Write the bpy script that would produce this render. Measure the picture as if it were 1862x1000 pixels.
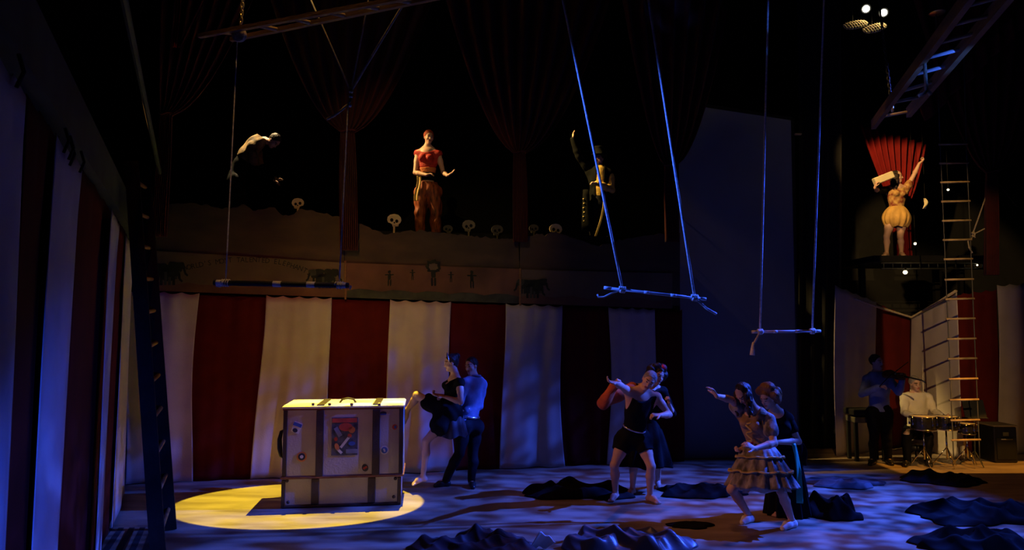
import bpy, math, random
import numpy as np
from mathutils import Vector, Matrix

# ------------------------------------------------------------------ clear
for o in list(bpy.data.objects):
    bpy.data.objects.remove(o, do_unlink=True)
scene = bpy.context.scene
C = scene.collection
random.seed(7)
rng = np.random.default_rng(11)

# ------------------------------------------------------------------ camera
CAM_H = 2.18
PITCH = math.radians(4.147)
FPX = 24.0 / 36.0 * 1862.0
cam_data = bpy.data.cameras.new('camera')
cam_data.sensor_fit = 'HORIZONTAL'
cam_data.sensor_width = 36.0
cam_data.lens = 24.0
cam_data.clip_end = 200
cam = bpy.data.objects.new('camera', cam_data)
C.objects.link(cam)
cam.location = (0, 0, CAM_H)
cam.rotation_euler = (math.pi / 2 + PITCH, 0, 0)
scene.camera = cam

_cp, _sp = math.cos(PITCH), math.sin(PITCH)

def ray(px, py):
    dx = (px - 931.0) / FPX
    dy = (500.0 - py) / FPX
    return np.array([dx, _cp - dy * _sp, _sp + dy * _cp])

CO = np.array([0.0, 0.0, CAM_H])

def P(px, py, Y):
    """world point seen at photograph pixel px,py that stands at distance Y up-stage"""
    d = ray(px, py)
    return CO + d * (Y / d[1])

def F(px, py, z=0.0):
    """world point of that pixel on a horizontal level z"""
    d = ray(px, py)
    return CO + d * ((z - CAM_H) / d[2])

# ------------------------------------------------------------------ world, colour management
world = bpy.data.worlds.new('dark_theatre')
scene.world = world
world.use_nodes = True
world.node_tree.nodes['Background'].inputs[0].default_value = (0.9, 0.75, 0.6, 1)
world.node_tree.nodes['Background'].inputs[1].default_value = 0.0006
scene.view_settings.view_transform = 'Standard'
scene.view_settings.look = 'None'
scene.view_settings.gamma = 1.0
scene.view_settings.use_curve_mapping = False
scene.view_settings.exposure = 0.0

# ------------------------------------------------------------------ stage lights (hung in the grid and at the front of house)
AMBER = (1.0, 0.50, 0.13)
WARM = (1.0, 0.72, 0.36)
BLUE = (0.035, 0.10, 1.0)

def stage_spot(name, loc, target, power, color, angle, blend=0.3, radius=0.06, mask=None):
    L = bpy.data.lights.new(name, 'SPOT')
    L.energy = power
    L.color = color
    L.spot_size = math.radians(angle)
    L.spot_blend = blend
    L.shadow_soft_size = radius
    o = bpy.data.objects.new(name, L)
    C.objects.link(o)
    o.location = loc
    d = Vector(target) - Vector(loc)
    o.rotation_euler = d.to_track_quat('-Z', 'Y').to_euler()
    if mask:
        L.use_nodes = True
        nt = L.node_tree
        em = [n for n in nt.nodes if n.type == 'EMISSION'][0]
        geo = nt.nodes.new('ShaderNodeNewGeometry')
        mask(nt, geo.outputs['Incoming'], em.inputs['Strength'], loc)
    return o

def _m(nt, op, a, b=None, clamp=False):
    n = nt.nodes.new('ShaderNodeMath')
    n.operation = op
    n.use_clamp = clamp
    for i, v in enumerate((a, b)):
        if v is None:
            continue
        if isinstance(v, (int, float)):
            n.inputs[i].default_value = v
        else:
            nt.links.new(v, n.inputs[i])
    return n.outputs[0]

def _floor_xy(nt, inc, loc):
    s = nt.nodes.new('ShaderNodeSeparateXYZ')
    nt.links.new(inc, s.inputs[0])
    fx = _m(nt, 'ADD', _m(nt, 'MULTIPLY', _m(nt, 'DIVIDE', s.outputs[0], s.outputs[2]), -loc[2]), loc[0])
    fy = _m(nt, 'ADD', _m(nt, 'MULTIPLY', _m(nt, 'DIVIDE', s.outputs[1], s.outputs[2]), -loc[2]), loc[1])
    return fx, fy, s

def iris_mask(cx, cy, ax, ay):
    """profile spot with an oval iris that is sharp on the stage floor"""
    def f(nt, inc, out, loc):
        fx, fy, s = _floor_xy(nt, inc, loc)
        u = _m(nt, 'DIVIDE', _m(nt, 'SUBTRACT', fx, cx), ax)
        v = _m(nt, 'DIVIDE', _m(nt, 'SUBTRACT', fy, cy), ay)
        r = _m(nt, 'ADD', _m(nt, 'MULTIPLY', u, u), _m(nt, 'MULTIPLY', v, v))
        k = _m(nt, 'MULTIPLY', _m(nt, 'SUBTRACT', 1.02, r), 22.0, True)
        nt.links.new(k, out)
    return f

def shutter_mask(ymin, soft, xleft=None, xright=None):
    """front-of-house profile: bottom shutter cut on the floor, left shutter cut by bearing"""
    def f(nt, inc, out, loc):
        fx, fy, s = _floor_xy(nt, inc, loc)
        z_down = _m(nt, 'GREATER_THAN', s.outputs[2], -2.0)
        k = _m(nt, 'DIVIDE', _m(nt, 'SUBTRACT', fy, ymin), soft, True)
        if xleft is not None:
            b = _m(nt, 'DIVIDE', s.outputs[0], s.outputs[1])
            k2 = _m(nt, 'MULTIPLY', _m(nt, 'SUBTRACT', b, xleft), 260.0, True)
            k = _m(nt, 'MULTIPLY', k, k2)
            if xright is not None:
                k3 = _m(nt, 'MULTIPLY', _m(nt, 'SUBTRACT', xright, b), 11.0, True)
                k = _m(nt, 'MULTIPLY', k, k3)
        nt.links.new(k, out)
    return f

def rect_mask(x0, x1, y0, y1, soft):
    """profile with four shutters that is sharp on the stage floor"""
    def f(nt, inc, out, loc):
        fx, fy, s = _floor_xy(nt, inc, loc)
        k = None
        for v, a, sg in ((fx, x0, 1), (fx, x1, -1), (fy, y0, 1), (fy, y1, -1)):
            q = _m(nt, 'MULTIPLY', _m(nt, 'SUBTRACT', v, a), sg / soft, True)
            k = q if k is None else _m(nt, 'MULTIPLY', k, q)
        nt.links.new(k, out)
    return f

def breakup_mask(scale, lo, hi, floor_level=0.05, ycut=None, xcut=None):
    """leafy break-up gobo"""
    def f(nt, inc, out, loc):
        mp = nt.nodes.new('ShaderNodeMapping')
        mp.inputs['Scale'].default_value = scale
        nt.links.new(inc, mp.inputs[0])
        nz = nt.nodes.new('ShaderNodeTexNoise')
        nz.inputs['Scale'].default_value = 1.0
        nz.inputs['Detail'].default_value = 2.0
        nt.links.new(mp.outputs[0], nz.inputs['Vector'])
        mr = nt.nodes.new('ShaderNodeMapRange')
        mr.inputs['From Min'].default_value = lo
        mr.inputs['From Max'].default_value = hi
        mr.inputs['To Min'].default_value = floor_level
        nt.links.new(nz.outputs[0], mr.inputs['Value'])
        k = mr.outputs[0]
        fx, fy, s = _floor_xy(nt, inc, loc)
        if ycut:
            k = _m(nt, 'MULTIPLY', k, _m(nt, 'DIVIDE', _m(nt, 'SUBTRACT', ycut[1], fy), ycut[1] - ycut[0], True))
        if xcut:
            k = _m(nt, 'MULTIPLY', k, _m(nt, 'DIVIDE', _m(nt, 'SUBTRACT', fx, xcut[0]), xcut[1] - xcut[0], True))
        nt.links.new(k, out)
    return f

GALLERY_Z = 3.60
# tight pool of light on the trunk
c0 = F(537, 921)
ex0, ex1 = F(309, 921), F(766, 921)
ey0, ey1 = F(537, 963), F(537, 878.5)
POOL_C = ((ex0[0] + ex1[0]) / 2, (ey0[1] + ey1[1]) / 2)
POOL_R = ((ex1[0] - ex0[0]) / 2, (ey1[1] - ey0[1]) / 2)
stage_spot('trunk_profile_spot', (-1.25, 9.65, 7.2), (POOL_C[0], POOL_C[1], 0), 6100, (1.0, 0.78, 0.06), 40, 0.05, 0.012,
           iris_mask(POOL_C[0], POOL_C[1], POOL_R[0], POOL_R[1]))
# blue wash from high stage left (picture right), with a break-up gobo and soft cuts off the upstage wall
stage_spot('blue_break_up_wash', (9.2, 8.7, 7.2), (0.8, 7.9, 0.0), 18000, BLUE, 56, 0.8, 0.05,
           breakup_mask((30, 46, 60), 0.42, 0.60, 0.12, ycut=(9.3, 11.2), xcut=(-7.0, -3.0)))
# blue profile on the tilted trapeze, from high in the house-left wing
stage_spot('blue_trapeze_profile', (-5.5, 5.4, 6.0), (1.2, 5.95, 3.3), 5200, (0.04, 0.13, 1.0), 22, 0.6, 0.08)
stage_spot('blue_ladder_special', (4.0, 2.6, 2.6), tuple(F(1704, 112, 4.35)), 620, (0.05, 0.17, 1.0), 7, 0.3, 0.05)
# blue low light across the house-left drapes
stage_spot('blue_side_drape_wash', (1.2, 0.4, 0.9), (-2.8, 4.2, 0.95), 1150, (0.022, 0.075, 1.0), 34, 0.9, 0.08)
# dull amber fill on floor and back drapes
stage_spot('amber_floor_wash', (2.0, 9.3, 9.0), (1.8, 8.1, 0), 230, (1.0, 0.36, 0.14), 40, 1.0, 0.1)
stage_spot('amber_side_light', (-6.5, 6.0, 5.6), (2.3, 8.0, 1.0), 800, (1.0, 0.36, 0.09), 19, 0.8, 0.06)
stage_spot('amber_drape_wash', (-2.0, 3.6, 6.6), (-2.7, 9.8, 1.7), 215, (1.0, 0.15, 0.03), 40, 1.0, 0.1)
# amber strip across the floor in front of the band
fs0, fs1 = F(1700, 861), F(1700, 838)
stage_spot('band_floor_strip', (8.5, 6.5, 8.6), (7.0, 10.7, 0), 3000, (1.0, 0.40, 0.04), 40, 0.2, 0.02,
           rect_mask(float(F(1608, 850)[0]), 9.5, float(fs0[1]), float(fs1[1]), 0.06))
# amber specials on the gallery, hung inside the gallery behind the curtain line
stage_spot('gallery_special_bent_man', (-4.9, 10.9, 8.2), tuple(P(465, 290, 10.7)), 2500, WARM, 24, 0.5, 0.04)
stage_spot('gallery_special_woman', (-5.4, 10.75, 7.8), tuple(P(778, 320, 11.1)), 2600, (1.0, 0.62, 0.22), 15, 0.5, 0.04)
stage_spot('gallery_special_raised_arm', (-1.9, 10.7, 7.8), tuple(P(1075, 320, 11.5)), 3200, (1.0, 0.66, 0.2), 20, 0.5, 0.04)
stage_spot('platform_special', (3.9, 8.6, 6.9), tuple(P(1632, 325, 12.4)), 1500, (1.0, 0.60, 0.20), 22, 0.4, 0.04)
# faint front light on the skulls of the mountain ridge
stage_spot('ridge_front_light', (-1.5, 1.0, 6.5), tuple(P(760, 395, 10.2)), 330, (1.0, 0.66, 0.24), 27, 0.7, 0.05)
# amber front-of-house light on the band, cut by shutters
bl = P(1636, 700, 10.85)
BFX, BFY = 1.9, -2.0
stage_spot('band_front_light', (BFX, BFY, 6.2), (7.0, 11.0, 1.5), 2700, (1.0, 0.60, 0.22), 24, 0.25, 0.02,
           shutter_mask(F(1700, 861)[1], 0.06, (bl[0] - BFX) / (bl[1] - BFY), 0.50))
# amber rigging light on hanging ladders and bridles
stage_spot('rig_light_left', (-1.0, 4.0, 8.6), tuple(F(560, 40, 4.3)), 280, AMBER, 26, 0.8, 0.06)
stage_spot('rig_light_right', (2.6, 4.0, 7.2), tuple(F(1603, 208, 4.35)), 420, (1.0, 0.5, 0.14), 7, 0.7, 0.06)

# ------------------------------------------------------------------ materials
_mats = {}

def mat(name, col, rough=0.8, metal=0.0, var=0.25, scale=6.0, bump=0.0, bscale=60.0, sheen=0.0, col2=None,
        stretch=(1, 1, 1), emit=0.0, spec=0.4, detail=4.0):
    if name in _mats:
        return _mats[name]
    m = bpy.data.materials.new(name)
    m.use_nodes = True
    nt = m.node_tree
    b = nt.nodes['Principled BSDF']
    tc = nt.nodes.new('ShaderNodeTexCoord')
    mp = nt.nodes.new('ShaderNodeMapping')
    mp.inputs['Scale'].default_value = stretch
    nt.links.new(tc.outputs['Object'], mp.inputs[0])
    nz = nt.nodes.new('ShaderNodeTexNoise')
    nz.inputs['Scale'].default_value = scale
    nz.inputs['Detail'].default_value = detail
    nt.links.new(mp.outputs[0], nz.inputs['Vector'])
    rp = nt.nodes.new('ShaderNodeValToRGB')
    c2 = col2 if col2 else tuple(min(1, c * (1 + var)) for c in col)
    c1 = col if col2 else tuple(c * (1 - var) for c in col)
    rp.color_ramp.elements[0].position = 0.33
    rp.color_ramp.elements[1].position = 0.67
    rp.color_ramp.elements[0].color = (*c1, 1)
    rp.color_ramp.elements[1].color = (*c2, 1)
    nt.links.new(nz.outputs[0], rp.inputs[0])
    nt.links.new(rp.outputs[0], b.inputs['Base Color'])
    b.inputs['Roughness'].default_value = rough
    b.inputs['Metallic'].default_value = metal
    b.inputs['Specular IOR Level'].default_value = spec
    if sheen:
        b.inputs['Sheen Weight'].default_value = sheen
    if emit:
        b.inputs['Emission Color'].default_value = (*col, 1)
        b.inputs['Emission Strength'].default_value = emit
    if bump:
        nb = nt.nodes.new('ShaderNodeTexNoise')
        nb.inputs['Scale'].default_value = bscale
        nb.inputs['Detail'].default_value = 3
        nt.links.new(mp.outputs[0], nb.inputs['Vector'])
        bp = nt.nodes.new('ShaderNodeBump')
        bp.inputs['Strength'].default_value = bump
        bp.inputs['Distance'].default_value = 0.02
        nt.links.new(nb.outputs[0], bp.inputs['Height'])
        nt.links.new(bp.outputs[0], b.inputs['Normal'])
    _mats[name] = m
    return m

M_FLOOR = mat('painted_stage_floor', (0.20, 0.145, 0.10), 0.55, var=0.3, scale=2.4, col2=(0.40, 0.31, 0.22), stretch=(0.55, 2.2, 1), bump=0.12, bscale=30, detail=8)
M_BLACK = mat('black_paint', (0.006, 0.006, 0.006), 0.9)
M_BLACKCLOTH = mat('black_masking_cloth', (0.008, 0.008, 0.009), 0.95, sheen=0.05)
M_WHITECLOTH = mat('unbleached_white_cloth', (0.53, 0.46, 0.43), 0.9, var=0.08, scale=3, bump=0.12, bscale=90)
M_REDCLOTH = mat('dark_red_cloth', (0.10, 0.009, 0.007), 0.9, spec=0.12, var=0.15, scale=3, bump=0.1, bscale=90)
M_VELVET = mat('red_velvet', (0.085, 0.007, 0.005), 0.85, var=0.2, scale=5, sheen=0.05)
M_REDSILK = mat('bright_red_curtain', (0.20, 0.010, 0.010), 0.75, var=0.15, scale=5, spec=0.15)
M_SCREEN = mat('grey_screen_cloth', (0.24, 0.26, 0.29), 0.85, var=0.05, scale=1.5)
M_WOOD = mat('rough_ladder_wood', (0.23, 0.12, 0.05), 0.65, scale=4, stretch=(1, 1, 6), bump=0.2, bscale=20)
M_DARKWOOD = mat('dark_ladder_wood', (0.014, 0.012, 0.010), 0.8, spec=0.1, scale=4, bump=0.2, bscale=20)
M_PALEWOOD = mat('pale_rung_wood', (0.55, 0.38, 0.18), 0.6, scale=8)
M_ROPE = mat('natural_rope', (0.52, 0.42, 0.27), 0.85, scale=40, bump=0.4, bscale=120)
M_WHITEROPE = mat('white_cotton_rope', (0.75, 0.72, 0.68), 0.85, scale=40, bump=0.4, bscale=120)
M_STEEL = mat('rigging_steel', (0.35, 0.35, 0.36), 0.35, 0.9)
M_DARKSTEEL = mat('dark_steel', (0.05, 0.055, 0.05), 0.5, 0.6)
M_BEAM = mat('dark_green_beam', (0.05, 0.065, 0.045), 0.7, scale=3)
M_BLACKBAR = mat('black_taped_bar', (0.012, 0.012, 0.014), 0.6)
M_TAPE = mat('white_tape', (0.8, 0.8, 0.82), 0.5, var=0.05)
M_BARWHITE = mat('pale_wrapped_bar', (0.55, 0.55, 0.58), 0.5, var=0.1)
M_MOUNT = mat('painted_mountain_scrim', (0.06, 0.043, 0.03), 0.95, var=0.35, scale=1.6, col2=(0.10, 0.065, 0.04), stretch=(1, 1, 2.5))
M_BANNER = mat('tan_painted_banner', (0.11, 0.085, 0.055), 0.95, scale=1.8, col2=(0.17, 0.125, 0.075))
M_BANNERRED = mat('rust_painted_banner', (0.10, 0.05, 0.035), 0.95, scale=1.8, col2=(0.19, 0.09, 0.055))
M_INK = mat('dark_green_paint', (0.016, 0.02, 0.014), 0.9)
M_INKL = mat('grey_green_paint', (0.05, 0.055, 0.04), 0.9)
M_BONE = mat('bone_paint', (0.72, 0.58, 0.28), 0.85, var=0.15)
M_DIMBONE = mat('dim_bone_paint', (0.10, 0.09, 0.055), 0.85, var=0.2)  # skull dimness put into the bone colour; also bench frame and badge
M_MIDBONE = mat('half_dim_bone_paint', (0.26, 0.22, 0.12), 0.85, var=0.2)  # bone paint partly darkened, dimness put into the colour
M_SKIN = mat('skin', (0.62, 0.38, 0.27), 0.55, var=0.06, scale=12)
M_LIPS = mat('lips', (0.40, 0.11, 0.09), 0.5)
M_EYE = mat('dark_eye', (0.03, 0.02, 0.018), 0.3)
M_BROW = mat('brow', (0.06, 0.035, 0.02), 0.8)
M_HAIR = mat('dark_brown_hair', (0.025, 0.014, 0.010), 0.5, scale=30, stretch=(1, 1, 0.2), bump=0.5, bscale=80)
M_HAIRB = mat('chestnut_hair', (0.16, 0.075, 0.032), 0.5, scale=30, stretch=(1, 1, 0.2), bump=0.5, bscale=80)
M_HAIRRED = mat('red_head_wrap', (0.38, 0.055, 0.02), 0.7, scale=20, bump=0.3, bscale=60)
M_HAIRGREY = mat('cropped_grey_hair', (0.30, 0.26, 0.22), 0.7, scale=60, bump=0.4, bscale=150)
M_BLACKFAB = mat('black_costume_cloth', (0.006, 0.006, 0.007), 0.85, spec=0.12, bump=0.15, bscale=40)
M_TROUSER = mat('charcoal_trousers', (0.010, 0.010, 0.014), 0.85, spec=0.15, bump=0.15, bscale=40)
M_BLUESHIRT = mat('blue_grey_shirt', (0.18, 0.24, 0.42), 0.8, bump=0.15, bscale=40)
M_WHITESHIRT = mat('white_shirt', (0.84, 0.76, 0.60), 0.8, var=0.08, bump=0.2, bscale=30)
M_JACKET = mat('mottled_tan_jacket', (0.015, 0.012, 0.008), 0.8, scale=7, col2=(0.34, 0.22, 0.085), bump=0.3, bscale=30)
M_REDTOP = mat('red_costume_top', (0.40, 0.02, 0.012), 0.7, scale=20, bump=0.2)
M_ORANGE = mat('orange_harem_cloth', (0.06, 0.015, 0.008), 0.6, scale=9, col2=(0.55, 0.13, 0.035), stretch=(3, 3, 0.5), bump=0.3, bscale=20)
M_SASH = mat('orange_sash', (0.55, 0.16, 0.04), 0.6, bump=0.2)
M_GOLD = mat('gold_waistcoat', (0.62, 0.42, 0.10), 0.5, scale=20, bump=0.3, bscale=40)
M_BRAID = mat('gold_braid', (0.55, 0.40, 0.14), 0.5)
M_COAT = mat('dark_coat', (0.005, 0.0052, 0.005), 0.9, spec=0.08, bump=0.2)
M_FLORAL = mat('floral_bodice', (0.20, 0.03, 0.015), 0.8, scale=13, col2=(0.62, 0.40, 0.13), bump=0.2)
M_OCHRE = mat('ochre_bubble_skirt', (0.52, 0.31, 0.085), 0.75, scale=6, bump=0.3, bscale=16)
M_RUST = mat('rust_sleeve_cloth', (0.66, 0.13, 0.04), 0.75, bump=0.2)
M_RUFFLE = mat('ruffled_dress_cloth', (0.07, 0.065, 0.06), 0.75, scale=14, col2=(0.40, 0.36, 0.33), stretch=(1, 1, 0.4), bump=0.4, bscale=30)
M_BODICE = mat('tan_bodice', (0.30, 0.19, 0.11), 0.75, scale=10, bump=0.3)
M_GREEN = mat('green_sash', (0.03, 0.42, 0.26), 0.5, sheen=0.1)
M_SHOE = mat('white_slipper', (0.80, 0.76, 0.72), 0.5, var=0.05)
M_BLACKSHOE = mat('black_shoe', (0.012, 0.012, 0.013), 0.35)
M_SILVER = mat('silver_sequins', (0.75, 0.75, 0.8), 0.25, 0.9, scale=60)
M_RED = mat('red_hair_flower', (0.75, 0.04, 0.10), 0.6)
M_PAPER = mat('cream_paper', (0.72, 0.63, 0.40), 0.8, var=0.08)

# ------------------------------------------------------------------ object helpers
def tag(o, label=None, cat=None, group=None, kind=None):
    if label: o['label'] = label
    if cat: o['category'] = cat
    if group: o['group'] = group
    if kind: o['kind'] = kind
    return o

def thing(name, loc, label, cat, group=None):
    o = bpy.data.objects.new(name, None)
    o.empty_display_size = 0.1
    C.objects.link(o)
    o.location = tuple(float(v) for v in loc)
    return tag(o, label, cat, group)

def fast_mesh(name, verts, faces, smooth=True):
    me = bpy.data.meshes.new(name)
    verts = np.asarray(verts, dtype=np.float32)
    if isinstance(faces, np.ndarray) and faces.ndim == 2:
        n, k = faces.shape
        me.vertices.add(len(verts)); me.vertices.foreach_set('co', verts.ravel())
        me.loops.add(n * k); me.loops.foreach_set('vertex_index', faces.astype(np.int32).ravel())
        me.polygons.add(n)
        me.polygons.foreach_set('loop_start', np.arange(0, n * k, k, dtype=np.int32))
        me.polygons.foreach_set('loop_total', np.full(n, k, dtype=np.int32))
        me.update(calc_edges=True)
    else:
        me.from_pydata([tuple(v) for v in verts], [], [tuple(f) for f in faces])
    if smooth:
        me.polygons.foreach_set('use_smooth', np.ones(len(me.polygons), dtype=bool))
    me.validate()
    me.update()
    return me

def obj(name, me, material, parent=None, base=(0, 0, 0)):
    """verts of me are world coordinates minus base; base = parent's location"""
    o = bpy.data.objects.new(name, me)
    C.objects.link(o)
    if material is not None:
        for m in (material if isinstance(material, (list, tuple)) else [material]):
            me.materials.append(m)
    if parent is not None:
        o.parent = parent
    return o

class MB:
    """collects shapes in world coordinates, built relative to a base point"""
    def __init__(self):
        self.v = []; self.f = []
    def add(self, v, f):
        n = len(self.v)
        self.v += [np.asarray(p, float) for p in v]
        self.f += [tuple(i + n for i in q) for q in f]
        return self
    def box(self, c, size, axes=None, taper=1.0, chamfer=0.0):
        c = np.asarray(c, float)
        ax = np.eye(3) if axes is None else np.asarray(axes, float)
        h = np.asarray(size, float) / 2
        if chamfer <= 0:
            v = []
            for sz in (-1, 1):
                k = taper if sz > 0 else 1.0
                for sx, sy in ((-1, -1), (1, -1), (1, 1), (-1, 1)):
                    v.append(c + ax[0] * sx * h[0] * k + ax[1] * sy * h[1] * k + ax[2] * sz * h[2])
            return self.add(v, [(0, 3, 2, 1), (4, 5, 6, 7), (0, 1, 5, 4), (1, 2, 6, 5), (2, 3, 7, 6), (3, 0, 4, 7)])
        b = min(chamfer, min(h) * 0.9)
        rings = []
        for z, ins in ((-h[2], b), (-h[2] + b, 0), (h[2] - b, 0), (h[2], b)):
            x, y = h[0] - ins, h[1] - ins
            e = b * 0.7
            pts = [(-x + e, -y), (x - e, -y), (x, -y + e), (x, y - e), (x - e, y), (-x + e, y), (-x, y - e), (-x, -y + e)]
            rings.append([c + ax[0] * p[0] + ax[1] * p[1] + ax[2] * z for p in pts])
        return self.loft(rings)
    def loft(self, rings, cap=True, close=True):
        n = len(rings[0]); v = [p for r in rings for p in r]; f = []
        for i in range(len(rings) - 1):
            for j in range(n if close else n - 1):
                a, b = i * n + j, i * n + (j + 1) % n
                f.append((a, b, b + n, a + n))
        if cap and close:
            f.append(tuple(range(n))[::-1]); f.append(tuple(range((len(rings) - 1) * n, len(rings) * n)))
        return self.add(v, f)
    def tube(self, pts, r, n=8, cap=True):
        pts = [np.asarray(p, float) for p in pts]
        rr = r if isinstance(r, (list, tuple, np.ndarray)) else [r] * len(pts)
        rings = []
        up = None
        for i, p in enumerate(pts):
            t = pts[min(i + 1, len(pts) - 1)] - pts[max(i - 1, 0)]
            t = t / (np.linalg.norm(t) + 1e-9)
            if up is None:
                up = np.array([0, 0, 1.0]) if abs(t[2]) < 0.9 else np.array([1.0, 0, 0])
            s = np.cross(t, up); s /= np.linalg.norm(s) + 1e-9
            up = np.cross(s, t)
            rings.append([p + rr[i] * (math.cos(a) * s + math.sin(a) * up) for a in np.linspace(0, 2 * math.pi, n, endpoint=False)])
        return self.loft(rings, cap)
    def lathe(self, c, prof, axis=(0, 0, 1), n=20):
        axis = np.asarray(axis, float); axis /= np.linalg.norm(axis)
        s = np.cross(axis, [1, 0, 0] if abs(axis[0]) < 0.9 else [0, 1, 0]); s /= np.linalg.norm(s)
        t = np.cross(axis, s)
        c = np.asarray(c, float)
        rings = [[c + axis * h + r * (math.cos(a) * s + math.sin(a) * t) for a in np.linspace(0, 2 * math.pi, n, endpoint=False)] for r, h in prof]
        return self.loft(rings)
    def ball(self, c, r, n=12, m=8):
        prof = [(max(1e-4, r * math.sin(a)), -r * math.cos(a)) for a in np.linspace(0.02, math.pi - 0.02, m)]
        return self.lathe(c, prof, n=n)
    def plate(self, pts2d, origin, ex, ey, en, th):
        """extruded outline"""
        o = np.asarray(origin, float)
        a = [o + np.asarray(ex) * x + np.asarray(ey) * y for x, y in pts2d]
        b = [p + np.asarray(en) * th for p in a]
        n = len(a)
        f = [tuple(range(n))[::-1], tuple(range(n, 2 * n))] + [(i, (i + 1) % n, (i + 1) % n + n, i + n) for i in range(n)]
        return self.add(a + b, f)
    def build(self, name, material, parent=None, base=None, smooth=False):
        v = np.array(self.v)
        if base is None:
            base = np.array(parent.location) if parent is not None else np.array([v[:, 0].mean(), v[:, 1].mean(), v[:, 2].min()])
        me = fast_mesh(name, v - np.asarray(base), self.f, smooth)
        o = obj(name, me, material, parent)
        if parent is None:
            o.location = tuple(float(x) for x in base)
        return o

def norm(v):
    v = np.asarray(v, float)
    return v / (np.linalg.norm(v) + 1e-9)

def sub_parent(o, parent):
    """third level: o was built around the same base point as its thing"""
    o.parent = parent
    return o

def sheet(nu, nv, fn, name, material, parent=None, base=None, thick=0.005):
    """cloth sheet fn(u,v)->xyz; given a real thickness"""
    us = np.linspace(0, 1, nu); vs = np.linspace(0, 1, nv)
    V = np.array([[fn(u, v) for u in us] for v in vs])
    du = np.gradient(V, axis=1); dv = np.gradient(V, axis=0)
    N = np.cross(du, dv); N /= (np.linalg.norm(N, axis=2, keepdims=True) + 1e-9)
    A = V.reshape(-1, 3); B = (V + N * thick).reshape(-1, 3)
    k = len(A)
    idx = np.arange(k).reshape(nv, nu)
    q = np.stack([idx[:-1, :-1], idx[:-1, 1:], idx[1:, 1:], idx[1:, :-1]], -1).reshape(-1, 4)
    faces = [q[:, ::-1], q + k]
    rim = np.concatenate([idx[0, :], idx[1:, -1], idx[-1, -2::-1], idx[-2:0:-1, 0]])
    r2 = np.roll(rim, -1)
    faces.append(np.stack([rim, r2, r2 + k, rim + k], -1))
    verts = np.concatenate([A, B])
    if base is None:
        base = np.array(parent.location) if parent is not None else np.array([verts[:, 0].mean(), verts[:, 1].mean(), verts[:, 2].min()])
    me = fast_mesh(name, verts - np.asarray(base), np.concatenate(faces))
    o = obj(name, me, material, parent)
    if parent is None:
        o.location = tuple(float(x) for x in base)
    return o

# ------------------------------------------------------------------ implicit surfaces (bodies, clothes, hair)
def surface_nets(V, org, h):
    s = V < 0
    nx, ny, nz = V.shape
    cnt = np.zeros((nx - 1, ny - 1, nz - 1), np.uint8)
    for i in (0, 1):
        for j in (0, 1):
            for k in (0, 1):
                cnt += s[i:nx - 1 + i, j:ny - 1 + j, k:nz - 1 + k]
    act = (cnt > 0) & (cnt < 8)
    ids = np.argwhere(act)
    if len(ids) == 0:
        return np.zeros((0, 3)), np.zeros((0, 4), int)
    lut = np.full(act.shape, -1, np.int32)
    lut[act] = np.arange(len(ids))
    pos = np.zeros((len(ids), 3)); num = np.zeros(len(ids))
    corners = [(i, j, k) for i in (0, 1) for j in (0, 1) for k in (0, 1)]
    val = {c: V[ids[:, 0] + c[0], ids[:, 1] + c[1], ids[:, 2] + c[2]] for c in corners}
    for a in corners:
        for ax in range(3):
            if a[ax] == 0:
                b = list(a); b[ax] = 1; b = tuple(b)
                va, vb = val[a], val[b]
                m = (va < 0) != (vb < 0)
                t = np.where(m, va / np.where(va - vb == 0, 1, va - vb), 0)
                p = np.zeros((len(ids), 3)); p[:] = a
                p[:, ax] += t
                pos += p * m[:, None]; num += m
    verts = (ids + pos / num[:, None]) * h + org
    faces = []
    for ax in range(3):
        o1, o2 = [(1, 2), (2, 0), (0, 1)][ax]
        sl0 = [slice(None)] * 3; sl1 = [slice(None)] * 3
        sl0[ax] = slice(0, -1); sl1[ax] = slice(1, None)
        a, b = s[tuple(sl0)], s[tuple(sl1)]
        e = np.argwhere(a != b)
        ok = (e[:, o1] > 0) & (e[:, o2] > 0) & (e[:, o1] < V.shape[o1] - 1) & (e[:, o2] < V.shape[o2] - 1)
        e = e[ok]
        flip = a[e[:, 0], e[:, 1], e[:, 2]]
        def cell(d1, d2):
            c = e.copy(); c[:, o1] -= d1; c[:, o2] -= d2
            return lut[c[:, 0], c[:, 1], c[:, 2]]
        q = np.stack([cell(0, 0), cell(1, 0), cell(1, 1), cell(0, 1)], -1)
        q[~flip] = q[~flip][:, ::-1]
        faces.append(q)
    fa = np.concatenate(faces)
    return verts, fa[(fa >= 0).all(1)]

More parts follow.
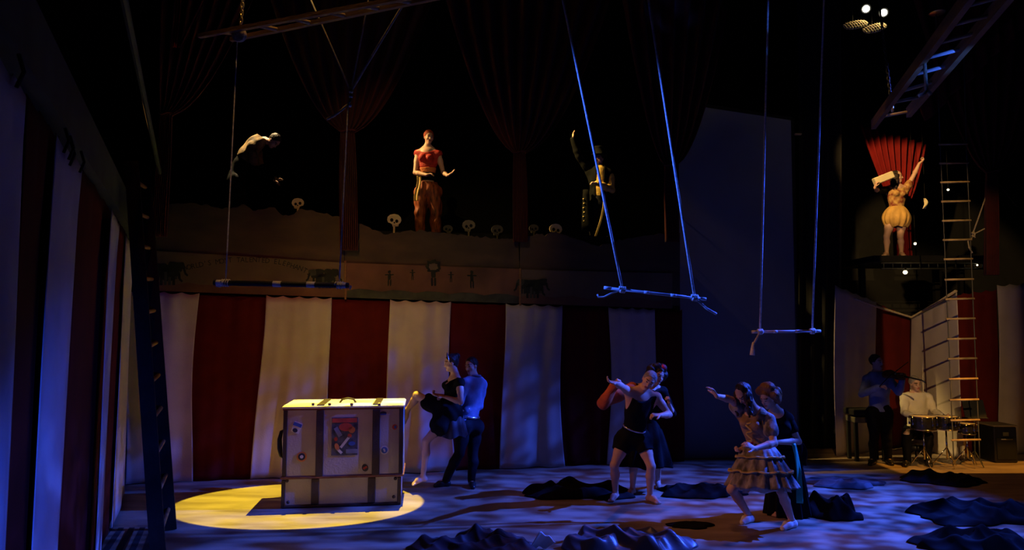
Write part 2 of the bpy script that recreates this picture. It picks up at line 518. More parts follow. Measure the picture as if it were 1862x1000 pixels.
class SDF:
    def __init__(self):
        self.p = []
    def cap(self, tg, a, b, ra, rb=None, k=0.02, flat=None, fdir=None, t0=None, t1=None):
        self.p.append(('c', tg, np.asarray(a, float), np.asarray(b, float), ra, ra if rb is None else rb, k, flat, None if fdir is None else norm(fdir), t0, t1))
    def ell(self, tg, c, ax, rad, k=0.02):
        self.p.append(('e', tg, np.asarray(c, float), np.asarray(ax, float), np.asarray(rad, float), k))
    def mesh(self, h, tags=None, off=0.0, wob=0.0, wk=30.0, clips=(), trunc=None, extra=None, kscale=1.0):
        prims = [q for q in self.p if tags is None or q[1] in tags]
        if extra:
            prims = prims + extra.p
        lo = np.full(3, 1e9); hi = np.full(3, -1e9); bx = []
        for q in prims:
            if q[0] == 'c':
                r = max(q[4], q[5]) + max(off, 0) + wob * 2
                l, u = np.minimum(q[2], q[3]) - r, np.maximum(q[2], q[3]) + r
            else:
                r = max(q[4]) + max(off, 0) + wob * 2
                l, u = q[2] - r, q[2] + r
            bx.append((l - 0.03, u + 0.03)); lo = np.minimum(lo, l); hi = np.maximum(hi, u)
        lo -= 4 * h; hi += 4 * h
        dim = np.ceil((hi - lo) / h).astype(int) + 1
        V = np.full(dim, 1.0, np.float32)
        g = [np.arange(n, dtype=np.float32) * np.float32(h) + np.float32(l) for n, l in zip(dim, lo)]
        for q, (l, u) in zip(prims, bx):
            i0 = np.maximum(0, ((l - lo) / h).astype(int)); i1 = np.minimum(dim, ((u - lo) / h).astype(int) + 2)
            X = g[0][i0[0]:i1[0]][:, None, None]; Y = g[1][i0[1]:i1[1]][None, :, None]; Z = g[2][i0[2]:i1[2]][None, None, :]
            if q[0] == 'c':
                _, tg, a, b, ra, rb, k, flat, fd, t0, t1 = q
                if trunc and tg in trunc:
                    t0, t1 = trunc[tg]
                x, y, z = X - a[0], Y - a[1], Z - a[2]
                ab = b - a
                sc = 1.0
                if flat is not None and flat != 1.0:
                    w = (x * fd[0] + y * fd[1] + z * fd[2]) * (1 / flat - 1)
                    x, y, z = x + fd[0] * w, y + fd[1] * w, z + fd[2] * w
                    ab = ab + fd * (ab @ fd) * (1 / flat - 1)
                    sc = 0.85
                L2 = float(ab @ ab) + 1e-9
                t = (x * ab[0] + y * ab[1] + z * ab[2]) / L2
                tc = np.clip(t, 0, 1)
                d = np.sqrt((x - ab[0] * tc) ** 2 + (y - ab[1] * tc) ** 2 + (z - ab[2] * tc) ** 2) - (ra + (rb - ra) * tc)
                d = d * sc - off
                if t1 is not None and t1 < 1: d = np.maximum(d, (t - t1) * math.sqrt(L2))
                if t0 is not None and t0 > 0: d = np.maximum(d, (t0 - t) * math.sqrt(L2))
            else:
                _, tg, c, ax, rad, k = q
                x, y, z = X - c[0], Y - c[1], Z - c[2]
                rm = rad + off
                s2 = 0
                g2 = 0
                for i in range(3):
                    w = (x * ax[i][0] + y * ax[i][1] + z * ax[i][2])
                    s2 = s2 + (w / rm[i]) ** 2
                    g2 = g2 + (w / rm[i] ** 2) ** 2
                k0 = np.sqrt(s2)
                d = k0 * (k0 - 1) / (np.sqrt(g2) + 1e-6)
            sub = V[i0[0]:i1[0], i0[1]:i1[1], i0[2]:i1[2]]
            k = k * kscale
            hh = np.maximum(k - np.abs(sub - d), 0) / k
            sub[...] = np.minimum(sub, d) - hh * hh * k * 0.25
        X = g[0][:, None, None]; Y = g[1][None, :, None]; Z = g[2][None, None, :]
        if wob:
            V += wob * (np.sin(X * wk + np.sin(Z * wk * 0.35) * 2.0) * np.sin(Y * wk * 0.9 + Z * wk * 0.3) + 0.6 * np.sin(Z * wk * 0.55 + X * wk * 0.8 + Y * wk * 0.5)).astype(np.float32)
        for pt, n in clips:
            n = norm(n)
            V = np.maximum(V, (X - pt[0]) * n[0] + (Y - pt[1]) * n[1] + (Z - pt[2]) * n[2])
        return surface_nets(V, lo, h)

def lerp(a, b, t):
    return np.asarray(a) * (1 - t) + np.asarray(b) * t

def rot(v, axis, ang):
    axis = norm(axis)
    return v * math.cos(ang) + np.cross(axis, v) * math.sin(ang) + axis * (axis @ v) * (1 - math.cos(ang))

# ------------------------------------------------------------------ the room
def room_box(name, c, size, m):
    o = MB().box(c, size).build(name, m, base=c)
    return tag(o, kind='structure')

room_box('floor', (1.5, 6.0, -0.1), (26, 20, 0.2), M_FLOOR)
room_box('wall_back', (1.5, 15.0, 4.75), (26, 0.2, 9.5), M_BLACK)
room_box('wall_left', (-8.6, 6.0, 4.75), (0.2, 18, 9.5), M_BLACK)
room_box('wall_right', (12.0, 6.0, 4.75), (0.2, 18, 9.5), M_BLACK)
room_box('ceiling', (1.5, 6.0, 9.6), (26, 20, 0.2), M_BLACK)  # CEIL

def plane_hit(A, B, px, py, off=0.0):
    """point of that pixel on the upright plane over the floor line A-B (off metres towards the audience)"""
    A = np.array(A[:2], float); B = np.array(B[:2], float)
    n = np.array([-(B - A)[1], (B - A)[0]]); n /= np.linalg.norm(n)
    if n[1] < 0: n = -n
    d = ray(px, py)
    t = (n @ A - off) / (n @ d[:2])
    return CO + d * t

BW_A, BW_B = F(330, 876), F(1020, 848)
LW_A, LW_B = (-5.05, 9.0), (-2.12, 2.75)
def bw(px, py, off=0.0): return plane_hit(BW_A, BW_B, px, py, off)
def lw(px, py, off=0.0):
    A = np.array(LW_A); B = np.array(LW_B)
    n = np.array([-(B - A)[1], (B - A)[0]]); n /= np.linalg.norm(n)
    if n @ A < 0: n = -n
    d = ray(px, py)
    return CO + d * ((n @ A - off) / (n @ d[:2]))
BW_N = norm([(BW_B - BW_A)[1], -(BW_B - BW_A)[0], 0])      # towards the audience
BW_T = norm(BW_B - BW_A)
EZ = np.array([0, 0, 1.0])

# gallery deck behind the painted front
gd = MB()
g0, g1 = BW_A - BW_T * 1.6 - BW_N * 0.12, BW_B + BW_T * 1.7 - BW_N * 0.12
q = [g0, g1, g1 - BW_N * 2.6, g0 - BW_N * 2.6]
gd.add([p + EZ * 3.45 for p in q] + [p + EZ * 3.6 for p in q], [(3, 2, 1, 0), (4, 5, 6, 7), (0, 1, 5, 4), (1, 2, 6, 5), (2, 3, 7, 6), (3, 0, 4, 7)])
tag(gd.build('gallery_deck', M_BLACK), kind='structure')
for k in range(5):
    p = lerp(g0, g1, 0.03 + 0.235 * k) - BW_N * 1.2
    tag(MB().box(p + EZ * 1.725, (0.12, 0.12, 3.45)).build('gallery_post', M_BLACK), kind='structure')

# ------------------------------------------------------------------ striped back drapes
def drape(tl, tr, bl_, br, normal, m, label, group, folds=4, amp=0.045, seed=0, hooks=4, sag=0.03, nu=49, nv=30, name='stage_drape', bow=0.0):
    r = np.random.default_rng(seed)
    ph = r.uniform(0, 6.28, 4); fr = r.uniform(0.75, 1.3, 4); normal = norm(normal)
    side = norm(tr - tl)
    def fn(u, v):
        p = lerp(lerp(tl, tr, u), lerp(bl_, br, u), v)
        g = 0.35 + 0.65 * v
        uu = u + 0.03 * math.sin(v * 3 + ph[3])
        w = math.sin(2 * math.pi * folds * 0.55 * fr[0] * uu + ph[0] + 0.5 * v) * 0.6 + math.sin(2 * math.pi * folds * 1.1 * fr[1] * (uu + 0.05 * math.sin(2 * v + ph[2])) + ph[1] + v * 1.6) * 0.33 * (1 - 0.4 * v) + 0.35 * math.sin(2 * math.pi * 0.7 * uu + ph[2] + 2 * v)
        hk = abs(math.sin(math.pi * hooks * u))
        z = -sag * hk * max(0, 1 - 3 * v)
        sd = 0.02 * math.sin(v * 5 + ph[1]) + bow * math.sin(math.pi * v) * (u - 0.5) * 2
        return p + normal * (amp * g * w + 0.02 * hk * max(0, 1 - 5 * v)) + side * sd + EZ * z
    return tag(sheet(nu, nv, fn, name, m), label, 'curtain', group)

def topy(x): return 527 + (x - 240) * 0.0344
def boty(x): return 876 - (x - 330) * 0.0406

W, R_ = M_WHITECLOTH, M_REDCLOTH
back = [
    (W, 232, 362, 226, 348, 'off white drape panel at the far left end of the back wall'),
    (R_, 356, 488, 342, 462, 'dark red drape panel between the two leftmost white panels of the back wall'),
    (W, 482, 601, 455, 602, 'off white drape panel directly behind the left half of the trunk'),
    (R_, 598, 712, 596, 700, 'dark red drape panel directly behind the right half of the trunk'),
    (W, 708, 819, 695, 826, 'off white drape panel behind the woman with the raised leg'),
    (R_, 815, 921, 820, 914, 'dark red drape panel behind the man in the blue grey shirt'),
    (W, 917, 1021, 908, 1027, 'off white drape panel lit blue, between the two dancing couples'),
    (R_, 1018, 1112, 1024, 1109, 'very dark red drape panel just left of the couple in black'),
    (W, 1108, 1192, 1105, 1196, 'narrow off white drape panel behind the couple in black'),
    (R_, 1188, 1240, 1192, 1242, 'narrow dark drape panel beside the tall grey screen'),
]
for i, (m, a, b, c, d, lab) in enumerate(back):
    off = 0.06 if m is W else 0.0
    top_lift = EZ * -0.01
    drape(bw(a, topy(a), off) + top_lift, bw(b, topy(b), off) + top_lift, bw(c, boty(c), off) + EZ * 0.0, bw(d, boty(d), off) + EZ * 0.0, BW_N, m, lab,
          'striped drapes along the back wall', folds=3, amp=0.05 if m is W else 0.03, seed=20 + i, bow=-0.03 if m is W else 0.02)

# side drapes along the angled left wall
LW_N = norm([-(LW_B[1] - LW_A[1]), (LW_B[0] - LW_A[0]), 0]);
if LW_N[0] < 0: LW_N = -LW_N
def to_floor(p, z): return np.array([p[0], p[1], z])
side = [
    (W, (-40, 40), (48, 172), 'wide white drape panel lit blue at the left edge of the picture', 0.05, (-75, 0.02), (-8, 0.02)),
    (R_, (46, 168), (107, 246), 'dark drape panel between the two blue lit white side drapes', 0.0, (-10, 0.02), (52, 0.02)),
    (W, (105, 243), (148, 302), 'blue lit white side drape panel, tall and plain, next to the left edge panel', 0.05, (48, 0.02), (93, 0.02)),
    (R_, (146, 300), (204, 384), 'wide dark red side drape panel between blue lit white panel and thin white strip', 0.0, (92, 0.02), (172, 0.02)),
    (W, (202, 380), (217, 405), 'thin lavender white strip of side drape with a ragged hem', 0.07, (168, 0.03), (182, 0.03)),
    (R_, (216, 402), (231, 425), 'thin dark red strip of side drape between two white strips', 0.03, (180, 0.02), (207, 0.02)),
    (W, (230, 428), (243, 444), 'thin white side drape strip in the back left corner', 0.07, (204, 0.06), (229, 0.06)),
]
def lw_floor(px, z, off):
    # bottom corner: the pixel column px where the wall meets level z
    lo_, hi_ = 600.0, 2600.0
    for _ in range(40):
        mid = (lo_ + hi_) / 2
        if lw(px, mid, off)[2] > z: lo_ = mid
        else: hi_ = mid
    return lw(px, lo_, off)
for i, (m, t0, t1, lab, off, b0, b1) in enumerate(side):
    drape(lw(*t0, off), lw(*t1, off), lw_floor(b0[0], b0[1], off), lw_floor(b1[0], b1[1], off), LW_N, m, lab, 'striped drapes along the left side wall',
          folds=1.6, amp=0.022, seed=50 + i, hooks=3, sag=0.05, nu=33, nv=30)
# dark batten and pipe that carry the side drapes
def dirbox(mb, a, b, w, h, up=EZ):
    a = np.asarray(a, float); b = np.asarray(b, float)
    ax = norm(b - a); s = norm(np.cross(up, ax)); u = np.cross(ax, s)
    return mb.box((a + b) / 2, (w, h, np.linalg.norm(b - a)), axes=[s, u, ax])
LWd = norm(np.array([LW_B[0] - LW_A[0], LW_B[1] - LW_A[1], 0]))
ba = np.array([LW_A[0], LW_A[1], 3.50]) - LWd * 0.1
bb_ = np.array([LW_B[0], LW_B[1], 3.50]) + LWd * 0.9
tag(dirbox(MB(), ba - LW_N * 0.05, bb_ - LW_N * 0.05, 0.22, 0.34).build('trim_1', M_BEAM), kind='structure')
tag(MB().tube([ba + EZ * 0.75 + LW_N * 0.3, bb_ + EZ * 0.75 + LW_N * 0.3], 0.025).build('lighting_pipe', M_BEAM),
    'thin dark pipe running above the batten of the left side drapes', 'pipe')
for k, (x, y) in enumerate([(32, 138), (117, 262), (126, 275), (128, 286), (146, 300)]):
    p = lw(x, y, 0.09)
    tag(MB().tube([p + EZ * 0.09, p + LW_N * 0.02 + EZ * 0.02, p - EZ * 0.05 + LWd * 0.01], 0.008, 6).build('drape_tie', M_BLACK),
        ['black tie cord on the white drape at the left picture edge', 'uppermost black tie cord on the second blue lit side drape', 'second black tie cord down the blue lit side drape', 'third black tie cord down the blue lit side drape', 'lowest black tie cord at the corner of the blue lit side drape'][k], 'tie cord', 'tie cords of the side drapes')

# ------------------------------------------------------------------ painted gallery front: mountains, banners
def wall_plate(pix, off, th, name, m, parent=None):
    """cut-out flat hung on the gallery front; pix = outline in photograph pixels on that plane"""
    pts = [bw(x, y, off) for x, y in pix]
    mb = MB()
    a = pts; b = [p + BW_N * th for p in pts]
    n = len(a)
    mb.add(a + b, [tuple(range(n))[::-1], tuple(range(n, 2 * n))] + [(i, (i + 1) % n, (i + 1) % n + n, i + n) for i in range(n)])
    return mb.build(name, m, parent)

def ridge(xs_ys, x0, x1, seed):
    r = np.random.default_rng(seed)
    xs = np.arange(x0, x1 + 0.1, 5.0)
    xp, yp = zip(*xs_ys)
    ys = np.interp(xs, xp, yp) + r.normal(0, 1.1, len(xs)) - 1.5 * np.abs(np.sin(xs * 0.13))
    return list(zip(xs, ys))
RIDGE = [(255, 382), (290, 378), (310, 372), (355, 371), (400, 380), (430, 378), (445, 373), (462, 386), (490, 379), (500, 378), (512, 393), (530, 393), (548, 381), (600, 392), (650, 405), (700, 428), (745, 420), (800, 424), (870, 432), (930, 436), (980, 428), (1010, 424), (1050, 436), (1085, 449), (1130, 438), (1180, 428), (1240, 424)]
ybase = lambda x: 522 + (x - 240) * 0.0344
for (x0, x1, sd, lab) in ((255, 627, 1, 'painted mountain cut-out flat on the gallery front below the stooping man'),
                          (627, 945, 2, 'painted mountain cut-out flat on the gallery front below the woman in red'),
                          (945, 1235, 3, 'painted mountain cut-out flat on the gallery front below the man with the raised arm')):
    top = ridge(RIDGE, x0, x1, sd)
    pix = [(x0, ybase(x0))] + [(x1, ybase(x1))] + top[::-1]
    o = wall_plate(pix, 0.02, 0.03, 'mountain_flat', M_MOUNT)
    tag(o, lab, 'scenery flat', 'mountain flats along the gallery')

def blob_outline(cx, cy, w, h, seed, n=44, bumps=7):
    r = np.random.default_rng(seed); ph = r.uniform(0, 6.28, 3)
    out = []
    for a in np.linspace(0, 2 * math.pi, n, endpoint=False):
        k = 1 + 0.12 * math.sin(bumps * a + ph[0]) + 0.06 * math.sin(2 * bumps * a + ph[1])
        ca, sa = math.cos(a), math.sin(a)
        out.append((cx + w * k * np.sign(ca) * abs(ca) ** 0.7, cy + h * k * np.sign(sa) * abs(sa) ** 0.7))
    return out

def elephants(parent, cx, cy, s, off):
    """a small herd painted on the banner: bodies, heads, ears, trunks and legs"""
    mb = []
    wall = []
    for dx, dy, k in ((-14, -4, 1.0), (12, -5, 0.95), (0, 6, 1.1)):
        x, y = cx + dx * s, cy + dy * s
        wall.append(blob_outline(x, y, 15 * s * k, 11 * s * k, int(cx) + dx, bumps=3))
        for lx in (-10, -3, 4, 11):
            wall.append([(x + lx * s * k - 2.4 * s, y + 6 * s), (x + lx * s * k + 2.4 * s, y + 6 * s), (x + lx * s * k + 2.6 * s, y + 21 * s), (x + lx * s * k - 2.6 * s, y + 21 * s)])
        hx = x + (13 if dx >= 0 else -13) * s * k
        wall.append(blob_outline(hx, y - 4 * s, 8 * s * k, 8 * s * k, int(cx) + dx + 3, bumps=2))
        sg = 1 if dx >= 0 else -1
        wall.append([(hx + sg * 4 * s, y - 4 * s), (hx + sg * 9 * s, y - 2 * s), (hx + sg * 11 * s, y + 9 * s), (hx + sg * 15 * s, y + 13 * s), (hx + sg * 13 * s, y + 16 * s), (hx + sg * 8 * s, y + 12 * s), (hx + sg * 5 * s, y + 3 * s)][::sg])
    for i, w in enumerate(wall):
        wall_plate(w, off + 0.0015 * (i % 7), 0.003, 'painted_elephant', M_INK if i % 6 < 4 else M_INKL, parent)

def banner(pix, m, label, name='painted_banner'):
    b = thing(name, bw(sum(p[0] for p in pix) / 4, max(p[1] for p in pix), 0.06), label, 'banner', 'painted banners along the gallery')
    wall_plate(pix, 0.06, 0.012, 'cloth', m, b)
    return b
b1 = banner([(268, 528), (626, 540), (626, 478), (268, 455)], M_BANNER, 'tan banner lettered with an arched line about elephants, far left of the gallery front')
b2 = banner([(630, 541), (944, 552), (944, 489), (630, 478)], M_BANNERRED, 'rust coloured middle banner with a row of small painted juggling figures')
b3 = banner([(948, 552), (1222, 560), (1222, 497), (948, 490)], M_BANNER, 'right banner of the gallery front with one dark painted elephant herd')
elephants(b1, 304, 492, 0.98, 0.078)
elephants(b1, 590, 502, 0.82, 0.078)
elephants(b3, 968, 520, 0.82, 0.078)
# darker ground strip painted along the foot of each banner
for bb, x0, x1 in ((b1, 270, 625), (b2, 631, 943), (b3, 949, 1221)):
    pts = [(x0, topy(x0) + 0.5), (x1, topy(x1) + 0.5)]
    xs = np.linspace(x1, x0, 16)
    pts += [(x, topy(x) - 12 - 5 * math.sin(x * 0.05) ** 2) for x in xs]
    wall_plate(pts, 0.0735, 0.002, 'painted_ground', M_BANNERRED if bb is not b2 else M_INKL, bb)
# arched lettering
def letter_mesh(ch):
    cu = bpy.data.curves.new('letter', 'FONT')
    cu.body = ch; cu.size = 1.0; cu.extrude = 0.0; cu.align_x = 'CENTER'
    cu.resolution_u = 2
    ob = bpy.data.objects.new('letter_tmp', cu); C.objects.link(ob)
    dg = bpy.context.evaluated_depsgraph_get()
    me = bpy.data.meshes.new_from_object(ob.evaluated_get(dg))
    v = [tuple(x.co) for x in me.vertices]; f = [tuple(p.vertices) for p in me.polygons]
    bpy.data.objects.remove(ob); bpy.data.curves.remove(cu); bpy.data.meshes.remove(me)
    return v, f
LINE = "WORLD'S MOST TALENTED ELEPHANTS"
_lc = {}
NL = len(LINE)
ax_, ay_ = zip(*[(330, 489), (380, 478.5), (420, 473), (470, 472.5), (510, 477), (548, 489), (562, 497)])
for i, ch in enumerate(LINE):
    if ch == ' ': continue
    if ch not in _lc: _lc[ch] = letter_mesh(ch)
    v, f = _lc[ch]
    x = 337 + (560 - 337) * i / (NL - 1)
    y = np.interp(x, ax_, ay_)
    sl = (np.interp(x + 4, ax_, ay_) - np.interp(x - 4, ax_, ay_)) / 8
    o0 = bw(x, y + 4, 0.0745)
    ex = norm(bw(x + 4, y + 4 + 4 * sl, 0.0745) - o0); ey = norm(np.cross(BW_N, ex))
    sz = 0.105
    MB().add([o0 + ex * p[0] * sz * 0.88 + ey * p[1] * sz for p in v], f).build('letter', M_INK, b1)
# small painted jugglers on the middle banner
for (x, y, k) in ((708, 505, 0.9), (750, 499, 0.6), (788, 500, 1.25), (820, 503, 0.6), (858, 507, 1.0)):
    for dx, dy, w, h in ((0, -12, 3, 3), (0, -2, 3.2, 7), (-2, 10, 1.5, 7), (2.5, 10, 1.5, 7), (-5, -6, 4, 1.3), (5, -6, 4, 1.3)):
        wall_plate(blob_outline(x + dx * k, y + dy * k, w * k, h * k, int(x), n=14, bumps=2), 0.074 + 0.0006 * abs(dx), 0.003, 'painted_figure', M_INK, b2)
    if k > 1.2:
        wall_plate(blob_outline(x, y - 16, 13, 11, 9, n=22), 0.0732, 0.002, 'painted_figure', M_INK, b2)
        wall_plate(blob_outline(x, y - 15, 8, 6, 4, n=18), 0.0765, 0.002, 'painted_figure', M_BANNER, b2)
# posts between the banners
for x in (628, 946):
    a, b = bw(x, topy(x) + 4, 0.08), bw(x, 474 if x < 700 else 488, 0.08)
    tag(MB().tube([a, b], 0.018, 6).build('banner_post', M_WOOD), 'thin wooden post between the %s banner and the one to its right' % ('elephant' if x < 700 else 'juggler'), 'post', 'posts between the gallery banners')
# rail below the banners
a, b = bw(268, topy(268), 0.02), bw(1228, topy(1228), 0.02)
tag(dirbox(MB(), a + EZ * 0.03, b + EZ * 0.03, 0.05, 0.07).build('trim_2', M_DARKWOOD), kind='structure')

# ------------------------------------------------------------------ skull cut-outs on the ridge
SK_HEAD = [(-1.0, 0.15), (-0.92, 0.55), (-0.6, 0.88), (0, 1.0), (0.55, 0.9), (0.9, 0.55), (1.0, 0.1), (0.85, -0.25), (0.62, -0.42), (0.55, -0.75), (-0.2, -0.8), (-0.3, -0.45), (-0.55, -0.3), (-0.85, -0.22)]
def skull(px, py, size, flip, m, label):
    o = bw(px, py, 0.0) - BW_N * 0.06
    ppm = FPX / o[1]
    s = size / ppm
    ex = BW_T * (-1 if flip else 1)
    t = thing('skull_cutout', o - EZ * s * 1.7, label, 'skull cut-out', 'skull cut-outs along the mountain ridge')
    hd = SK_HEAD if not flip else SK_HEAD[::-1]
    MB().plate([(x * s, y * s) for x, y in hd], o, ex, EZ, BW_N, 0.02).build('skull', m, t)
    for x, y, r in ((-0.35, 0.12, 0.24), (0.35, -0.02, 0.22), (0.02, -0.25, 0.11)):
        MB().plate([(x * s + r * s * math.cos(a), y * s + r * s * 1.1 * math.sin(a)) for a in np.linspace(0, 2 * math.pi, 12, endpoint=False)[::-1 if flip else 1]], o + BW_N * 0.0195, ex, EZ, BW_N, 0.004).build('eye_socket', M_BLACK, t)
    for x in (-0.05, 0.18, 0.4):
        MB().plate([(x * s, -0.55 * s), ((x + .05) * s, -0.55 * s), ((x + .05) * s, -0.8 * s), (x * s, -0.8 * s)][::-1 if flip else 1], o + BW_N * 0.0195, ex, EZ, BW_N, 0.003).build('tooth_gap', M_BLACK, t)
    MB().box(o - EZ * s * 1.2 + BW_N * 0.01, (s * 0.25, 0.015, s * 1.1)).build('stake', m, t)
skull(541, 370, 11, True, M_BONE, 'bright bone skull cut-out beside the stooping man')
skull(717, 401, 13, False, M_BONE, 'bright bone skull cut-out on a stake left of the woman in red')
skull(853, 411, 12, True, M_MIDBONE, 'dull skull cut-out between the woman in red and the middle curtain')
skull(1012, 418, 12, False, M_BONE, 'bone skull cut-out left of the man with the raised arm')
skull(815, 417, 9, False, M_DIMBONE, 'small dull skull cut-out at the feet of the woman in red')
skull(905, 419, 11, True, M_DIMBONE, 'dim skull cut-out just left of the middle gathered curtain')
skull(972, 416, 9, True, M_DIMBONE, 'dim small skull cut-out just right of the middle gathered curtain')

# ------------------------------------------------------------------ gathered curtains
def gathered(pl, pr, tie, half, bot, m, label, n=9, amp=0.09, pw=0.6, name='gathered_curtain', group='gathered red curtains', botw=None, toe=np.array([0, 1.0, 0])):
    """curtain hung between pl and pr, tied back at `tie`, hanging as a column to `bot`"""
    pl, pr, tie, bot = (np.asarray(q, float) for q in (pl, pr, tie, bot))
    sd = norm([pr[0] - pl[0], pr[1] - pl[1], 0]); front = np.array([sd[1], -sd[0], 0])
    botw = botw or half * 1.25
    V0 = 0.6
    def fn(u, v):
        if v < V0:
            t = v / V0
            k = (1 - t) ** pw
            c = tie + (lerp(pl, pr, u) - tie) * 1.0
            edge = lerp(pl, pr, u)
            z = edge[2] * (1 - t) + tie[2] * t
            x = tie + sd * (u - 0.5) * 2 * half
            full = edge
            p = np.array([x[0] * (1 - k) + full[0] * k, x[1] * (1 - k) + full[1] * k, z])
            a = amp * (0.35 + 0.65 * k)
        else:
            t = (v - V0) / (1 - V0)
            c = lerp(tie, bot, t)
            p = c + sd * (u - 0.5) * 2 * (half + (botw - half) * min(1, t * 2.5))
            a = amp * (0.35 + 0.25 * t)
        return p + front * a * math.sin(2 * math.pi * n * u + 0.8 * math.sin(3 * v))
    t = thing(name, bot, label, 'curtain', group)
    sheet(n * 12 + 1, 44, fn, 'cloth', m, t, thick=0.006)
    ring = [tie + sd * half * 1.15 * math.cos(a) + front * (amp * 0.55) * math.sin(a) + EZ * 0.015 * math.sin(2 * a) for a in np.linspace(0, 2 * math.pi, 25)]
    MB().tube(ring, 0.014, 6, cap=False).build('tie_cord', m, t, smooth=True)
    return t
def bwP(x, y, off): return bw(x, y, off)
gathered(bwP(478, -45, .22), bwP(800, -40, .22), bwP(632, 238, .22), 0.10, bwP(634, 455, .22), M_VELVET, 'dark red gathered curtain left of the woman in red')
gathered(bwP(800, -40, .22), bwP(1120, -35, .22), bwP(944, 277, .22), 0.09, bwP(946, 440, .22), M_VELVET, 'dark red gathered curtain between the woman in red and the man with the raised arm')
gathered(bwP(1125, -35, .22), bwP(1330, -30, .22), bwP(1218, 300, .22), 0.09, bwP(1222, 440, .22), M_VELVET, 'dark red gathered curtain next to the top left of the tall screen', n=7)
gathered(bwP(292, -45, .22), bwP(478, -45, .22), bwP(303, 207, .22), 0.07, bwP(290, 430, .22), M_VELVET, 'dark red gathered curtain in the upper left corner of the gallery', n=7)
gathered(P(1655, -20, 11.0), P(1985, -20, 11.0), P(1803, 312, 11.0), 0.085, P(1803, 500, 11.0), M_VELVET, 'long dark red gathered curtain right of the rope ladder', n=9)
# brighter curtain behind the girl: slanting top, gathered behind her
gathered(P(1562, 227, 12.9), P(1684, 262, 12.9), P(1637, 372, 12.9), 0.14, P(1642, 473, 12.9), M_REDSILK, 'bright red fanned curtain behind the girl on the platform', n=9, amp=0.06, pw=0.75)
# red cloth hanging along the underside of the right ladder
def sw(u, v):
    a = lerp(P(1672, 188, 10.6), P(1905, -35, 10.2), u)
    return a + EZ * (-0.02 - 0.26 * v) + np.array([0.1 * v, 0.05 * math.sin(u * 60 + v * 2), 0]) - EZ * 0.02 * math.sin(u * 22)
tag(sheet(80, 8, sw, 'red_swag', M_VELVET), 'red cloth swag hanging below the slanting ladder at upper right', 'swag')
# red lit strips at the upper left
def sw2(u, v):
    c = lerp(P(328, -30, 9.0), P(318, 86, 9.0), v)
    return c + np.array([(u - 0.5) * 0.09 * (1 - 0.3 * v), 0.02 * math.sin(u * 12), 0])
tag(sheet(13, 12, sw2, 'red_streamer', M_REDSILK), 'narrow red streamer hanging at the top left', 'streamer')
def sw3(u, v):
    c = lerp(P(378, -20, 9.2), P(327, 86, 9.2), v)
    return c + np.array([(u - 0.5) * 0.06, 0.015 * math.sin(u * 9), 0])
tag(sheet(9, 12, sw3, 'red_streamer', M_VELVET), 'slanting dark red streamer right of the hanging one', 'streamer')

# ------------------------------------------------------------------ tall grey screen
SA, SB = F(1238, 835), F(1452, 830)
def sc(px, py, off=0.0): return plane_hit(SA, SB, px, py, off)
s_t = thing('projection_screen', SA, 'tall pale grey cloth screen on a dark frame at centre right', 'screen')
corn = [sc(1236, 838), sc(1454, 832), sc(1441, 216), sc(1230, 184)]
mb = MB()
sn = norm(np.cross(corn[1] - corn[0], corn[3] - corn[0]))
if sn[1] > 0: sn = -sn
mb.add(corn + [c - sn * 0.02 for c in corn], [(0, 1, 2, 3), (7, 6, 5, 4), (0, 4, 5, 1), (1, 5, 6, 2), (2, 6, 7, 3), (3, 7, 4, 0)])
mb.build('screen_cloth', M_SCREEN, s_t)
for a, b in ((0, 1), (1, 2), (2, 3), (3, 0)):
    dirbox(MB(), corn[a] - sn * 0.03, corn[b] - sn * 0.03, 0.06, 0.06, up=sn).build('frame_bar', M_BLACK, s_t)
for k in range(9):
    p = lerp(corn[0], corn[3], 0.08 + k * 0.1)
    MB().tube([p - np.array([0.05, 0, 0]), p + np.array([0.02, -0.02, 0])], 0.008, 6).build('lacing', M_BLACK, s_t)
lp = sc(1451, 244, 0.03)
MB().box(lp, (0.12, 0.05, 0.03), chamfer=0.008).build('cleat', M_PALEWOOD, s_t)
# black masking leg right of the screen
drape(P(1450, -40, 12.2), P(1530, -40, 12.2), to_floor(P(1450, 800, 12.2), 0.01), to_floor(P(1530, 800, 12.2), 0.01), (0, -1, 0), M_BLACKCLOTH,
      'black masking curtain right of the tall screen', 'black masking', folds=5, amp=0.05, seed=91)

# ------------------------------------------------------------------ band alcove drapes at right
G = 'drapes around the band'
def alc(px, py, Y): return P(px, py, Y)
drape(alc(1518, 518, 11.5), alc(1592, 548, 11.9), to_floor(alc(1518, 800, 11.5), .01), to_floor(alc(1592, 800, 11.9), .01), (0.4, -1, 0), W, 'dim off white drape panel left of the violinist', G, folds=3, amp=0.03, seed=101)
drape(alc(1590, 548, 11.92), alc(1657, 577, 12.4), to_floor(alc(1590, 800, 11.92), .01), to_floor(alc(1657, 800, 12.4), .01), (0.4, -1, 0), R_, 'dark red drape panel between the violinist and the drummer', G, folds=3, amp=0.03, seed=102)
drape(alc(1655, 577, 12.35), alc(1738, 532, 11.15), to_floor(alc(1655, 800, 12.35), .01), to_floor(alc(1752, 800, 11.15), .01), (-0.7, -1, 0), W, 'amber lit white drape panel carrying the rope ladder shadow', G, folds=2.2, amp=0.03, seed=103)
drape(alc(1733, 535, 11.75), alc(1815, 525, 11.75), to_floor(alc(1733, 800, 11.75), .01), to_floor(alc(1815, 800, 11.75), .01), (0, -1, 0), R_, 'dark red drape panel behind the rope ladder', G, folds=3, amp=0.04, seed=104)
